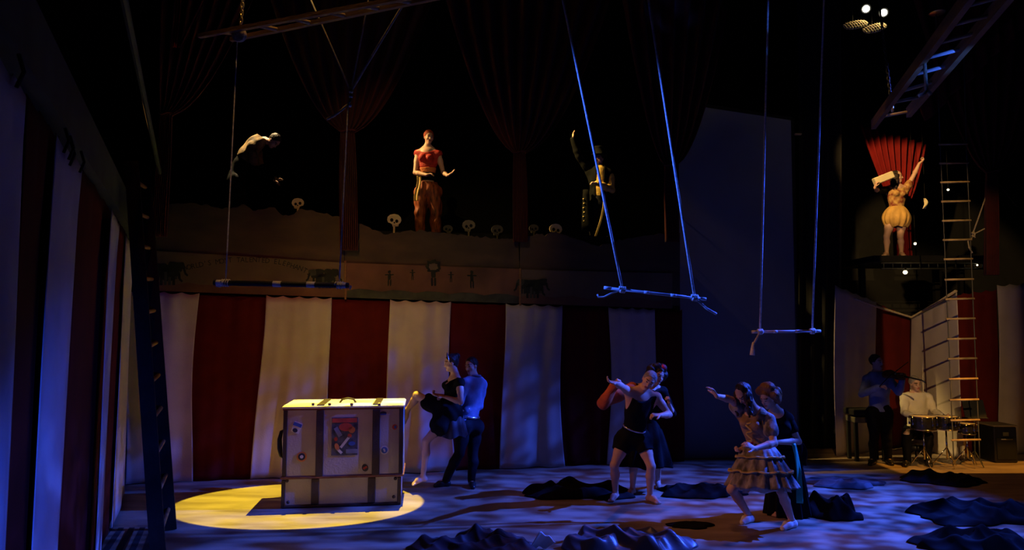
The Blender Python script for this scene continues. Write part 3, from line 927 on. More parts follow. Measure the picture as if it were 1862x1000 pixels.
drape(alc(1813, 518, 11.7), alc(1905, 512, 11.7), to_floor(alc(1817, 800, 11.7), .01), to_floor(alc(1905, 800, 11.7), .01), (0, -1, 0), W, 'grey lit white drape panel at the right edge above the speaker box', G, folds=3, amp=0.05, seed=105)
rp = [alc(1552, 543, 11.45), alc(1600, 560, 11.85), alc(1655, 577, 12.3), alc(1700, 552, 11.6), alc(1736, 529, 11.05)]
tag(MB().tube([p + np.array([-0.01, -0.05, 0]) for p in rp], 0.022, 8).build('canopy_rope', M_ROPE, smooth=True), 'rope strung along the top edge of the band alcove drapes', 'rope')

# ------------------------------------------------------------------ people
def hand(S, tg, w, d, n, side, s, curl=0.35, thumb=0.6):
    """w wrist, d pointing direction, n palm normal (fingers curl towards it), side = thumb side"""
    d = norm(d); n = norm(n - d * (n @ d)); side = norm(side - d * (side @ d) - n * (side @ n))
    S.cap(tg, w - d * 0.01 * s, w + d * 0.03 * s, 0.026 * s, 0.028 * s, 0.01, 0.7, n)
    S.cap(tg, w + d * 0.03 * s, w + d * 0.072 * s, 0.036 * s, 0.041 * s, 0.01, 0.36, n)
    for i, L in enumerate((0.066, 0.075, 0.070, 0.054)):
        off = (0.030 - 0.020 * i)
        p = w + d * (0.088 - 0.004 * abs(i - 1)) * s + side * off * s
        dd = norm(d + side * off * 1.6)
        ax = np.cross(dd, n)
        c = curl * (1 + 0.12 * i)
        r0 = 0.0095 * s
        for k, fr in enumerate((0.45, 0.32, 0.23)):
            dd = rot(dd, ax, c)
            q = p + dd * L * fr * s
            S.cap(tg, p, q, r0, r0 * 0.92, 0.004)
            p = q; r0 *= 0.92
    p = w + d * 0.028 * s + side * 0.030 * s
    td = norm(side * 0.75 + d * 0.55 + n * 0.25 * thumb)
    q = p + td * 0.042 * s
    S.cap(tg, p - td * 0.01, q, 0.0135 * s, 0.011 * s, 0.008)
    td2 = norm(td + d * 0.5 + n * curl * 0.4)
    S.cap(tg, q, q + td2 * 0.032 * s, 0.011 * s, 0.009 * s, 0.004)

def build_person(Y0, J, label, face, head_up=None, s=1.0, female=False, h=0.008, hair=None, clothes=(), hands=None, feet='bare',
                 floor_z=0.0, group=None, twist=None, name='person', hump=0.0):
    """J: joint -> (px, py, dy) pixels of the joint at stage distance Y0+dy, or an xyz array"""
    j = {}
    for k, v in J.items():
        j[k] = np.asarray(v, float) if isinstance(v, np.ndarray) else P(v[0], v[1], Y0 + v[2])
    for q in 'ab':                       # keep the soles on the floor they stand on
        for k in ('an', 'to'):
            if k + q in j and not isinstance(J.get(k + q), np.ndarray) and (k + q + '_free') not in (hands or {}):
                lift = 0.075 * s if k == 'an' else 0.022 * s
                j[k + q][2] = floor_z + lift
    S = SDF()
    up_spine = norm(j['neck'] - j['pelvis'])
    shv = norm(j['shb'] - j['sha'])
    front = norm(np.cross(shv, up_spine))
    if twist is not None and front @ np.asarray(twist, float) < 0: front = -front
    elif twist is None and front[1] > 0: front = -front
    hpv = norm(j['hib'] - j['hia'])
    neck, pel = j['neck'], j['pelvis']
    spine = lambda t: lerp(neck, pel, t) + front * (0.02 - hump) * math.sin(t * math.pi) * s
    # torso
    S.cap('torso', j['sha'], j['shb'], 0.055 * s, None, 0.03)
    S.cap('torso', spine(0.16), spine(0.42), (0.128 if female else 0.148) * s, (0.122 if female else 0.138) * s, 0.03, 0.74, front)
    S.cap('torso', spine(0.42), spine(0.72), (0.118 if female else 0.135) * s, (0.108 if female else 0.125) * s, 0.03, 0.74, front)
    S.cap('torso', j['sha'], spine(0.55) - shv * 0.07 * s, 0.05 * s, 0.05 * s, 0.04)
    S.cap('torso', j['shb'], spine(0.55) + shv * 0.07 * s, 0.05 * s, 0.05 * s, 0.04)
    S.cap('pelvis', spine(0.72), pel, 0.11 * s, (0.145 if female else 0.135) * s, 0.04, 0.78, front)
    S.cap('pelvis', j['hia'], j['hib'], 0.095 * s, None, 0.03)
    for q, sg in (('a', -1), ('b', 1)):
        S.ell('pelvis', j['hi' + q] - front * 0.055 * s + hpv * 0.0, np.stack([shv, front, up_spine]), np.array([0.075, 0.075, 0.085]) * s, 0.04)
        if female:
            S.ell('torso', spine(0.28) + shv * sg * 0.062 * s + front * 0.085 * s, np.eye(3), np.array([0.055] * 3) * s, 0.03)
        S.cap('torso', neck + (j['head'] - neck) * 0.25, lerp(neck, j['sh' + q], 0.8), 0.042 * s, 0.045 * s, 0.03)
        # arms
        sh, el, wr = j['sh' + q], j['el' + q], j['wr' + q]
        S.cap('uarm' + q, sh, lerp(sh, el, 0.45), 0.05 * s, 0.047 * s, 0.02)
        S.cap('uarm2' + q, lerp(sh, el, 0.35), el, 0.047 * s, 0.037 * s, 0.02)
        S.cap('farm' + q, el, lerp(el, wr, 0.3), 0.037 * s, 0.041 * s, 0.015)
        S.cap('farm' + q, lerp(el, wr, 0.3), wr, 0.041 * s, 0.025 * s, 0.015)
        hd = dict(dir=wr - el, curl=0.35, n=None, side=None)
        if hands and q in hands: hd.update(hands[q])
        d = norm(hd['dir'])
        n = np.asarray(hd['n'], float) if hd['n'] is not None else np.cross(d, front) * (1 if q == 'a' else -1)
        sd = np.asarray(hd['side'], float) if hd['side'] is not None else np.cross(n, d) * (1 if q == 'a' else -1)
        hand(S, 'hand' + q, wr, d, n, sd, s, hd['curl'])
        # legs
        hi, kn, an, to = j['hi' + q], j['kn' + q], j['an' + q], j['to' + q]
        S.cap('thigh' + q, hi, lerp(hi, kn, 0.5), 0.088 * s, 0.074 * s, 0.03)
        S.cap('thigh2' + q, lerp(hi, kn, 0.45), kn, 0.075 * s, 0.053 * s, 0.03)
        bend = norm(lerp(hi, an, 0.5) - kn + (-front) * 0.02)
        S.cap('shin' + q, kn, lerp(kn, an, 0.33) + bend * 0.014 * s, 0.050 * s, 0.054 * s, 0.02)
        S.cap('shin2' + q, lerp(kn, an, 0.33) + bend * 0.014 * s, an, 0.054 * s, 0.033 * s, 0.02)
        fd = norm(to - an)
        dn = norm(np.array([0, 0, -1.0]) - fd * fd[2] * -1)
        hl = an - norm(np.array([fd[0], fd[1], 0]) + 1e-6) * 0.03 * s + np.array([0, 0, -0.04 * s]) if abs(fd[2]) < 0.8 else an
        S.cap('foot' + q, an, hl, 0.036 * s, 0.033 * s, 0.02)
        S.cap('foot' + q, hl, lerp(an, to, 0.55), 0.033 * s, 0.036 * s, 0.025)
        S.cap('foot' + q, lerp(an, to, 0.5), to, 0.038 * s, 0.025 * s, 0.02)
        tside = norm(np.cross(fd, [0, 0, 1.0]))
        if feet == 'bare':
            for i in range(5):
                b0 = to + tside * (i - 2) * 0.016 * s
                S.cap('foot' + q, b0 - fd * 0.01, b0 + fd * (0.022 - 0.003 * abs(i - (0 if q == 'b' else 4))) * s, 0.011 * s, 0.010 * s, 0.005)
    # neck and head
    f = norm(face)
    hu = norm(np.asarray(head_up, float) if head_up is not None else (j['head'] - neck) + EZ * 0.15)
    f = norm(f - hu * (f @ hu)); rt = np.cross(f, hu)
    c = j['head']; hs = 0.93 * s
    A = np.stack([rt, f, hu])
    S.cap('neck', neck - up_spine * 0.03, c - hu * 0.06 * hs - f * 0.02 * hs, 0.055 * s, 0.05 * s, 0.02)
    S.ell('head', c + hu * 0.022 * hs - f * 0.012 * hs, A, np.array([0.078, 0.098, 0.1]) * hs, 0.02)
    S.ell('head', c + f * 0.018 * hs - hu * 0.035 * hs, A, np.array([0.063, 0.075, 0.088]) * hs, 0.02)
    S.cap('head', c + f * 0.05 * hs - hu * 0.105 * hs, c + f * 0.066 * hs - hu * 0.103 * hs, 0.024 * hs, None, 0.03)
    S.cap('head', c + f * 0.086 * hs + hu * 0.004 * hs, c + f * 0.106 * hs - hu * 0.032 * hs, 0.008 * hs, 0.0135 * hs, 0.012)
    S.cap('head', c + f * 0.076 * hs + hu * 0.026 * hs - rt * 0.035 * hs, c + f * 0.076 * hs + hu * 0.026 * hs + rt * 0.035 * hs, 0.015 * hs, None, 0.015)
    S.cap('head', c + f * 0.083 * hs - hu * 0.066 * hs - rt * 0.018 * hs, c + f * 0.083 * hs - hu * 0.066 * hs + rt * 0.018 * hs, 0.011 * hs, None, 0.01)
    for sg in (-1, 1):
        S.ell('head', c + f * 0.074 * hs + hu * 0.004 * hs + rt * sg * 0.031 * hs, A, np.array([0.013] * 3) * hs, 0.005)
        S.ell('head', c + rt * sg * 0.078 * hs - f * 0.008 * hs - hu * 0.008 * hs, A, np.array([0.011, 0.024, 0.033]) * hs, 0.008)
        S.cap('head', c + f * 0.055 * hs - hu * 0.03 * hs + rt * sg * 0.04 * hs, c + f * 0.05 * hs - hu * 0.035 * hs + rt * sg * 0.045 * hs, 0.022 * hs, None, 0.02)
    base = np.array([(j['ana'] + j['anb'])[0] / 2, (j['ana'] + j['anb'])[1] / 2, floor_z])
    root = thing(name, base, label, 'person', group)
    v, fa = S.mesh(h)
    me = fast_mesh('body', v - base, fa)
    cen = np.zeros(len(fa) * 3, np.float32); me.polygons.foreach_get('center', cen)
    cen = cen.reshape(-1, 3) + base - c
    lx, ly, lz = cen @ rt / hs, cen @ f / hs, cen @ hu / hs
    mi = np.zeros(len(fa), np.int32)
    mi[(ly > 0.07) & (np.abs(lz + 0.066) < 0.013) & (np.abs(lx) < 0.027)] = 1
    for sg in (-1, 1):
        mi[(ly > 0.06) & ((lx - sg * 0.031) ** 2 + ((lz - 0.003) * 1.5) ** 2 < 0.0125 ** 2)] = 2
        mi[(ly > 0.05) & (np.abs(lx - sg * 0.034) < 0.022) & (np.abs(lz - 0.032) < 0.0055)] = 3
    me.polygons.foreach_set('material_index', mi)
    obj('body', me, [M_SKIN, M_LIPS, M_EYE, M_BROW], root)
    ctx = dict(S=S, j=j, base=base, root=root, front=front, shv=shv, spine=spine, s=s, c=c, f=f, hu=hu, rt=rt, hs=hs, up=up_spine, A=A)
    if hair:
        mat_h, kind = hair
        H = SDF()
        H.ell('h', c + hu * 0.030 * hs - f * 0.022 * hs, A, np.array([0.089, 0.105, 0.104]) * hs, 0.02)
        clip = [(c + f * 0.045 * hs + hu * 0.05 * hs, norm(f * 0.9 - hu * 0.55))]
        if kind == 'crop':
            clip.append((c - hu * 0.045 * hs, norm(-hu - f * -0.3)))
        elif kind == 'bun':
            H.ell('h', c + hu * 0.075 * hs - f * 0.105 * hs, A, np.array([0.055, 0.055, 0.05]) * hs, 0.02)
            H.cap('h', c - f * 0.06 * hs - hu * 0.01 * hs, c - f * 0.055 * hs - hu * 0.06 * hs, 0.06 * hs, 0.04 * hs)
        elif kind in ('curly', 'big_curly'):
            bg = 1.38 if kind == 'big_curly' else 1.0
            r = np.random.default_rng(int(abs(c[0]) * 1000))
            for k in range(46):
                dv = norm(r.normal(size=3)); dv = norm(dv - f * max(0, dv @ f) * 1.3)
                p = c + hu * 0.03 * hs + dv * 0.11 * (0.75 + 0.25 * bg) * hs - f * 0.03 * (bg - 1) * 2 * hs
                H.ell('h', p, A, np.array([0.035, 0.035, 0.035]) * bg * 1.1 * hs * r.uniform(0.7, 1.25), 0.015)
        elif kind in ('long', 'ringlets'):
            r = np.random.default_rng(3)
            dn = norm(np.array([0, 0, -1.0]) - f * 0.12)
            for k in range(9):
                a = (k - 4) / 4 * 1.9
                st = c + (rt * math.sin(a) - f * math.cos(a)) * 0.085 * hs + hu * 0.02 * hs
                L = (0.30 if kind == 'long' else 0.26) * hs
                pts = [st + dn * L * t + rt * 0.012 * math.sin(9 * t + k) + (rt * math.sin(a)) * 0.03 * t for t in np.linspace(0, 1, 6)]
                for p0, p1, t in zip(pts, pts[1:], range(5)):
                    H.cap('h', p0, p1, (0.034 - 0.004 * t) * hs, (0.030 - 0.004 * t) * hs, 0.012)
            clip = []
            H.p[0] = ('e', 'h', c + hu * 0.030 * hs - f * 0.034 * hs, A, np.array([0.09, 0.098, 0.102]) * hs, 0.02)
        elif kind == 'wrap':
            H.ell('h', c + hu * 0.06 * hs - f * 0.045 * hs, A, np.array([0.085, 0.085, 0.09]) * hs, 0.03)
            H.ell('h', c + hu * 0.02 * hs - f * 0.11 * hs, A, np.array([0.04, 0.04, 0.04]) * hs, 0.02)
        v, fa = H.mesh(0.006, wob=0.0025, wk=110, clips=clip)
        obj('hair', fast_mesh('hair', v - base, fa), mat_h, root)
    for fn in clothes:
        fn(ctx)
    return root

ARM = lambda q: ['uarm' + q, 'uarm2' + q]
def garment(name, m, tags, off=0.012, wob=0.003, wk=38, trunc=None, clips=None, h=0.009):
    """cloth shell that follows the body parts in `tags`, cut cleanly by trunc / clips"""
    def f(x):
        cl = clips(x) if clips else ()
        v, fa = x['S'].mesh(h, tags=set(tags), off=off * x['s'], wob=wob, wk=wk, trunc=trunc, clips=cl)
        if len(v): obj(name, fast_mesh(name, v - x['base'], fa), m, x['root'])
    return f

def skirt(name, m, t_top, hem, r_top, r_hem, waves=14, amp=0.02, tiers=1, centre=None, puff=0.0, flat=0.8, mat2=None):
    """flared skirt from the spine parameter t_top to the hem centre (vector from pelvis)"""
    def f(x):
        top = x['spine'](t_top)
        bot = (x['j']['pelvis'] + np.asarray(hem, float)) if centre is None else np.asarray(centre, float)
        ax = norm(bot - top); sv = norm(x['shv'] - ax * (x['shv'] @ ax)); fv = np.cross(sv, ax)
        n, nv = 96, 30
        def ring(v, inner):
            rr = r_top + (r_hem - r_top) * v ** 0.85 + puff * math.sin(math.pi * min(1, v * 1.02)) ** 0.8
            k = (v * tiers) % 1.0 if v < 1 else 1.0
            if tiers > 1: rr += 0.018 * k
            out = []
            for a in np.linspace(0, 2 * math.pi, n, endpoint=False):
                w = 1 + (amp / max(rr, 0.05)) * v * math.sin(waves * a + 1.3 * v * tiers) + 0.25 * (amp / max(rr, 0.05)) * math.sin(5 * a + 4 * v)
                q = (rr - (0.006 if inner else 0)) * w
                hemz = 0.012 * math.sin(waves * a * 0.5 + 1) * v
                out.append(lerp(top, bot, v) + sv * q * math.cos(a) + fv * q * flat * math.sin(a) + ax * hemz)
            return out
        vs = list(np.linspace(0, 1, nv))
        mb = MB().loft([ring(v, False) for v in vs] + [ring(v, True) for v in vs[::-1]], cap=False)
        mb.build(name, m, x['root'], smooth=True)
        if mat2:
            for v0 in [k / tiers for k in range(1, tiers)]:
                pts = ring(v0 - 0.02, False)
                MB().tube([p + (p - lerp(top, bot, v0)) * 0.05 for p in pts + pts[:1]], 0.012, 6, cap=False).build('braid', mat2, x['root'], smooth=True)
    return f

def belt(name, m, t, r, flat=0.78, th=0.018):
    def f(x):
        c = x['spine'](t)
        pts = [c + x['shv'] * r * math.cos(a) + x['front'] * r * flat * math.sin(a) for a in np.linspace(0, 2 * math.pi, 33)]
        MB().tube(pts, th, 6, cap=False).build(name, m, x['root'], smooth=True)
    return f

def shell_tube(name, m, pts, r):
    def f(x):
        p = pts(x) if callable(pts) else pts
        MB().tube(p, r, 8).build(name, m, x['root'], smooth=True)
    return f

TORSO = ['torso']
FULLARMS = ['uarma', 'uarm2a', 'farma', 'uarmb', 'uarm2b', 'farmb']
LEGS = ['thigha', 'thigh2a', 'shina', 'shin2a', 'thighb', 'thigh2b', 'shinb', 'shin2b']
neck_clip = lambda x: [(x['j']['neck'] + x['up'] * 0.03, x['up'])]
def scoop(depth=0.06):
    return lambda x: [(x['j']['neck'] - x['up'] * depth + x['front'] * 0.07, norm(x['up'] + x['front'] * 0.9)), (x['j']['neck'] + x['up'] * 0.0, x['up'])]
def shirt(m, long=True, collar=True, name='shirt', off=0.014):
    out = [garment(name, m, TORSO + (FULLARMS if long else ['uarma', 'uarmb']) + ['pelvis'], off=off, wob=0.004, wk=30,
                   clips=lambda x: neck_clip(x) + [(x['j']['pelvis'] - x['up'] * 0.02, -x['up'])])]
    if collar:
        def col(x):
            n = x['j']['neck'] + x['up'] * 0.035
            pts = [n + x['shv'] * 0.068 * x['s'] * math.cos(a) + x['front'] * (0.066 * x['s'] * math.sin(a)) - EZ * 0.014 * math.sin(a) for a in np.linspace(0, 2 * math.pi, 25)]
            MB().tube(pts, 0.016, 6, cap=False).build('collar', m, x['root'], smooth=True)
        out.append(col)
    return out
def trousers(m, off=0.018, name='trousers'):
    return [garment(name, m, LEGS + ['pelvis'], off=off, wob=0.005, wk=26, clips=lambda x: [(x['spine'](0.84), x['up'])])]
def shoes(m, off=0.008, name='shoe'):
    return [garment(name, m, ['foot' + q], off=off, wob=0, clips=lambda x, q=q: [(x['j']['an' + q] + EZ * 0.01, EZ)], h=0.007) for q in 'ab']

def fl(px, py, z): return F(px, py, z)

# --- dancing pair by the striped drapes
build_person(9.4, {
    'head': (857, 665, -0.02), 'neck': (864, 688, 0.0), 'sha': (846, 697, -0.10), 'shb': (877, 699, 0.10),
    'ela': (836, 732, -0.22), 'wra': (824, 744, -0.36), 'elb': (872, 738, 0.12), 'wrb': (846, 746, -0.12),
    'pelvis': (852, 770, 0.03), 'hia': (842, 775, -0.06), 'hib': (864, 775, 0.10),
    'kna': (836, 824, -0.06), 'knb': (860, 824, 0.10), 'ana': (810, 876, 0.0), 'anb': (858, 876, 0.02), 'toa': (792, 884, -0.05), 'tob': (860, 888, -0.15)},
    'man in blue grey shirt holding the woman with the raised leg from behind', (-0.55, -0.75, -0.25), s=0.97, h=0.008,
    hair=(M_HAIR, 'crop'), twist=(-0.8, -0.6, 0), hands={'a': dict(dir=(-0.9, -0.3, 0.1), curl=0.6), 'b': dict(dir=(-0.95, -0.3, 0), curl=0.6)}, feet='shoe',
    clothes=shirt(M_BLUESHIRT) + trousers(M_TROUSER) + shoes(M_BLACKSHOE) + [belt('belt', M_SILVER, 0.84, 0.145)] + [
        lambda x: MB().tube([x['j']['wrb'] + 0.033 * (np.cross(norm(x['j']['wrb'] - x['j']['elb']), EZ) * math.cos(a) + EZ * math.sin(a)) + norm(x['j']['elb'] - x['j']['wrb']) * 0.04 for a in np.linspace(0, 6.283, 17)], 0.014, 6, cap=False).build('bracelet', M_SILVER, x['root'], smooth=True)])
build_person(9.15, {
    'head': (820, 659, -0.05), 'neck': (829, 684, -0.02), 'sha': (824, 694, 0.12), 'shb': (836, 696, -0.16),
    'ela': (818, 724, 0.10), 'wra': (800, 719, -0.05), 'elb': (838, 731, -0.24), 'wrb': (811, 722, -0.16),
    'pelvis': (818, 750, -0.02), 'hia': (814, 752, 0.07), 'hib': (818, 754, -0.10),
    'kna': (758, 718, 0.0), 'ana': P(741, 745, 9.28), 'toa': P(736, 768, 9.28),
    'knb': (775, 802, -0.16), 'anb': P(769, 866, 9.03), 'tob': P(752, 880, 8.98)},
    'woman in black dress with one bare leg raised towards the trunk', (-0.9, -0.15, -0.42), s=0.93, female=True, h=0.0075,
    hair=(M_HAIR, 'bun'), twist=(-1, -0.1, 0), hands={'a': dict(dir=(-0.95, -0.1, 0.2), curl=0.7), 'b': dict(dir=(-0.95, 0.15, 0.15), curl=0.7)},
    clothes=[garment('dress_bodice', M_BLACKFAB, TORSO + ['pelvis'], off=0.012, clips=scoop(0.05)),
             lambda x: (lambda v, fa: obj('dress_skirt', fast_mesh('dress_skirt', v - x['base'], fa), M_BLACKFAB, x['root']))(*(lambda H: (H.cap('k', x['spine'](0.75), x['j']['pelvis'], 0.13, 0.16, 0.05), H.cap('k', x['j']['pelvis'], lerp(x['j']['hia'], x['j']['kna'], 0.62), 0.15, 0.105, 0.06), H.cap('k', x['j']['pelvis'], lerp(x['j']['hib'], x['j']['knb'], 0.42), 0.15, 0.14, 0.06), H.mesh(0.009, wob=0.008, wk=34))[-1])(SDF())),
             lambda x: MB().loft([[lerp(x['j']['pelvis'], x['j']['pelvis'] + np.array([0.02, 0.0, -0.30]), v) + np.array([(0.16 + 0.05 * v) * math.cos(a) * (1 + 0.07 * math.sin(9 * a)), (0.15 + 0.05 * v) * math.sin(a) * (1 + 0.07 * math.sin(9 * a + 1)), 0.02 * math.sin(5 * a) * v]) for a in np.linspace(0, 6.283, 64, endpoint=False)] for v in np.linspace(0, 1, 14)], cap=False).build('dress_hem', mat('satin_black_hem', (0.05, 0.055, 0.075), 0.4, sheen=0.2), x['root'], smooth=True),
             lambda x: MB().tube([x['c'] + x['rt'] * 0.092 * math.cos(a) + x['hu'] * (0.03 + 0.105 * math.sin(a)) + x['f'] * 0.03 for a in np.linspace(0, math.pi, 14)], 0.008, 6).build('head_band', M_SILVER, x['root'], smooth=True)])

# --- pair in black at the centre
build_person(8.95, {
    'head': (1196, 683, -0.02), 'neck': (1182, 700, 0.0), 'sha': (1150, 706, -0.02), 'shb': (1205, 712, 0.02),
    'ela': (1096, 734, -0.08), 'wra': (1117, 701, -0.18), 'elb': (1222, 752, 0.06), 'wrb': (1216, 733, -0.05),
    'pelvis': (1172, 785, 0.05), 'hia': (1158, 790, 0.05), 'hib': (1188, 790, 0.05),
    'kna': (1152, 838, 0.02), 'knb': (1196, 832, 0.12), 'ana': (1150, 886, 0.02), 'anb': (1196, 856, 0.45), 'toa': (1143, 894, -0.1), 'tob': (1197, 862, 0.3)},
    'dark haired woman with rust sleeves behind the man in black', (0.3, -0.85, -0.4), s=0.93, female=True, h=0.008,
    hair=(M_HAIR, 'big_curly'), hands={'a': dict(dir=(0.4, -0.3, 0.85), curl=0.9), 'b': dict(dir=(-0.1, -0.5, 0.8), curl=0.9)},
    clothes=[garment('dress_bodice', M_BLACKFAB, TORSO + ['pelvis'], off=0.012, clips=scoop(0.04)),
             garment('sleeve', M_RUST, ['uarma', 'uarm2a', 'farma'], off=0.035, wob=0.008, wk=26),
             garment('sleeve', M_BLACKFAB, ['uarmb', 'uarm2b'], off=0.02, wob=0.004),
             skirt('dress_skirt', M_BLACKFAB, 0.72, (0.0, 0.02, -0.42), 0.14, 0.36, waves=11, amp=0.03, flat=0.6),
             lambda x: MB().lathe(x['c'] + x['hu'] * 0.125 + x['rt'] * 0.0 + x['f'] * 0.045, [(0.004, 0.0), (0.03, 0.008), (0.036, 0.02), (0.022, 0.032), (0.005, 0.036)], axis=x['hu'] + x['f'], n=14).build('hair_flower', M_RED, x['root'], smooth=True)])
build_person(8.6, {
    'head': (1180, 692, -0.24), 'neck': (1163, 710, -0.16), 'sha': (1143, 712, -0.20), 'shb': (1194, 722, -0.08),
    'ela': (1130, 702, -0.46), 'wra': (1119, 697, -0.66), 'elb': (1217, 754, -0.14), 'wrb': (1200, 755, -0.30),
    'pelvis': (1151, 794, 0.02), 'hia': (1136, 800, 0.03), 'hib': (1167, 800, 0.0),
    'kna': (1117, 846, -0.06), 'knb': (1184, 848, -0.14), 'ana': (1119, 892, 0.12), 'anb': (1182, 902, 0.0), 'toa': (1112, 900, -0.02), 'tob': (1196, 914, -0.12)},
    'barefoot man with cropped grey hair in black singlet and shorts, bending', (-0.35, -0.7, -0.62), head_up=(0.42, -0.35, 0.75), s=1.0, h=0.0075,
    hair=(M_HAIRGREY, 'crop'), hands={'a': dict(dir=(-0.75, -0.35, 0.25), curl=0.35), 'b': dict(dir=(-0.9, -0.3, 0.1), curl=0.5)},
    clothes=[garment('singlet', M_BLACKFAB, TORSO + ['pelvis'], off=0.013, wob=0.003, clips=lambda x: [(x['j']['neck'] - x['up'] * 0.05 + x['front'] * 0.06, norm(x['up'] + x['front'] * 0.7)), (x['j']['neck'] - x['up'] * 0.01, x['up']),
                                                                                                (x['j']['sha'] + x['shv'] * 0.035, -x['shv']), (x['j']['shb'] - x['shv'] * 0.035, x['shv'])]),
             garment('shorts', M_BLACKFAB, ['pelvis', 'thigha', 'thighb'], off=0.03, wob=0.006, trunc={'thigha': (None, 0.9), 'thighb': (None, 0.9)}, clips=lambda x: [(x['spine'](0.82), x['up'])]),
             belt('belt', M_SILVER, 0.80, 0.145, 0.8, 0.013)])

# --- lunging pair at the right
build_person(7.85, {
    'head': (1396, 724, -0.06), 'neck': (1412, 746, 0.0), 'sha': (1396, 760, 0.06), 'shb': (1432, 762, 0.0),
    'ela': (1380, 800, -0.12), 'wra': (1350, 815, -0.25), 'elb': (1452, 803, -0.06), 'wrb': (1412, 804, -0.22),
    'pelvis': (1430, 835, 0.12), 'hia': (1418, 840, 0.16), 'hib': (1444, 842, 0.10),
    'kna': (1425, 890, 0.10), 'knb': (1450, 892, 0.10), 'ana': (1420, 930, 0.2), 'anb': (1452, 930, 0.2), 'toa': (1410, 936, 0.08), 'tob': (1456, 940, 0.06)},
    'stooping woman with chestnut hair and green sash behind the ruffled dress', (-0.75, -0.45, -0.5), s=0.92, female=True, h=0.008,
    hair=(M_HAIRB, 'big_curly'), hands={'a': dict(curl=0.7), 'b': dict(dir=(-0.95, -0.2, 0.05), curl=0.5)},
    clothes=[garment('dress_bodice', M_BLACKFAB, TORSO + ['pelvis'], off=0.014, clips=scoop(0.04)),
             garment('sleeve', M_BLACKFAB, ['uarmb'], off=0.02), garment('sleeve', M_BLACKFAB, ['uarma', 'uarm2a'], off=0.02),
             skirt('long_skirt', M_BLACKFAB, 0.75, (0.02, 0.06, -0.62), 0.14, 0.24, waves=12, amp=0.03, flat=0.8),
             lambda x: sheet(7, 24, lambda u, v: lerp(P(1443, 806, 7.62), P(1457, 915, 7.56), v) + np.array([(u - 0.5) * (0.045 + 0.02 * v) + 0.02 * math.sin(4 * v), -0.01 * math.sin(3 * u + 5 * v), 0]), 'green_ribbon', M_GREEN, x['root'], thick=0.004),
             lambda x: sheet(7, 20, lambda u, v: lerp(x['j']['elb'] + np.array([0.02, 0, -0.02]), x['j']['elb'] + np.array([0.06, 0.03, -0.27]), v) + np.array([(u - 0.5) * 0.09 + 0.02 * math.sin(5 * v), -0.02 * math.sin(5 * u + 3 * v), 0]), 'trailing_scarf', M_BLACKFAB, x['root'], thick=0.004)])
build_person(7.55, {
    'head': (1352, 716, -0.12), 'neck': (1368, 741, -0.05), 'sha': (1347, 748, 0.08), 'shb': (1396, 764, -0.12),
    'ela': (1330, 727, -0.08), 'wra': (1303, 720, -0.20), 'elb': (1408, 806, -0.26), 'wrb': (1372, 816, -0.40),
    'pelvis': (1385, 832, 0.02), 'hia': (1368, 838, 0.10), 'hib': (1404, 842, -0.06),
    'kna': (1330, 890, -0.05), 'knb': (1421, 893, -0.22), 'ana': (1362, 928, 0.18), 'anb': (1440, 946, -0.02), 'toa': (1350, 935, 0.10), 'tob': (1424, 962, -0.12)},
    'woman in a ruffled dress and white slippers, one arm stretched out', (-0.62, -0.3, -0.78), head_up=(-0.62, -0.25, 0.55), s=0.95, female=True, h=0.0075,
    hair=(M_HAIR, 'ringlets'), feet='shoe', hands={'a': dict(dir=(-0.55, -0.15, 0.8), curl=0.3, n=np.array([-0.8, -0.2, -0.3])), 'b': dict(dir=(-0.85, -0.2, 0.5), curl=0.3)},
    clothes=[garment('dress_bodice', M_BODICE, TORSO + ['pelvis'], off=0.014, wob=0.004, clips=scoop(0.04)),
             garment('puff_sleeve', M_RUFFLE, ['uarma'], off=0.035, wob=0.006), garment('puff_sleeve', M_RUFFLE, ['uarmb'], off=0.038, wob=0.006),
             skirt('ruffled_skirt', M_RUFFLE, 0.70, None, 0.135, 0.36, waves=17, amp=0.03, tiers=3, centre=P(1385, 884, 7.48), flat=0.75, mat2=M_BRAID),
             skirt('petticoat', M_SHOE, 0.95, None, 0.14, 0.26, waves=13, amp=0.02, centre=P(1392, 893, 7.50), flat=0.7),
             lambda x: MB().tube([x['spine'](t) + x['front'] * (0.118 + 0.004 * i) + x['shv'] * 0.035 * math.sin(t * 40) for i, t in enumerate(np.linspace(0.2, 0.65, 18))], 0.012, 6).build('bodice_ruffle', M_BRAID, x['root'], smooth=True),
             lambda x: MB().ball(x['spine'](0.62) + x['front'] * 0.13, 0.018).build('brooch', M_RED, x['root'], smooth=True)] + shoes(M_SHOE))

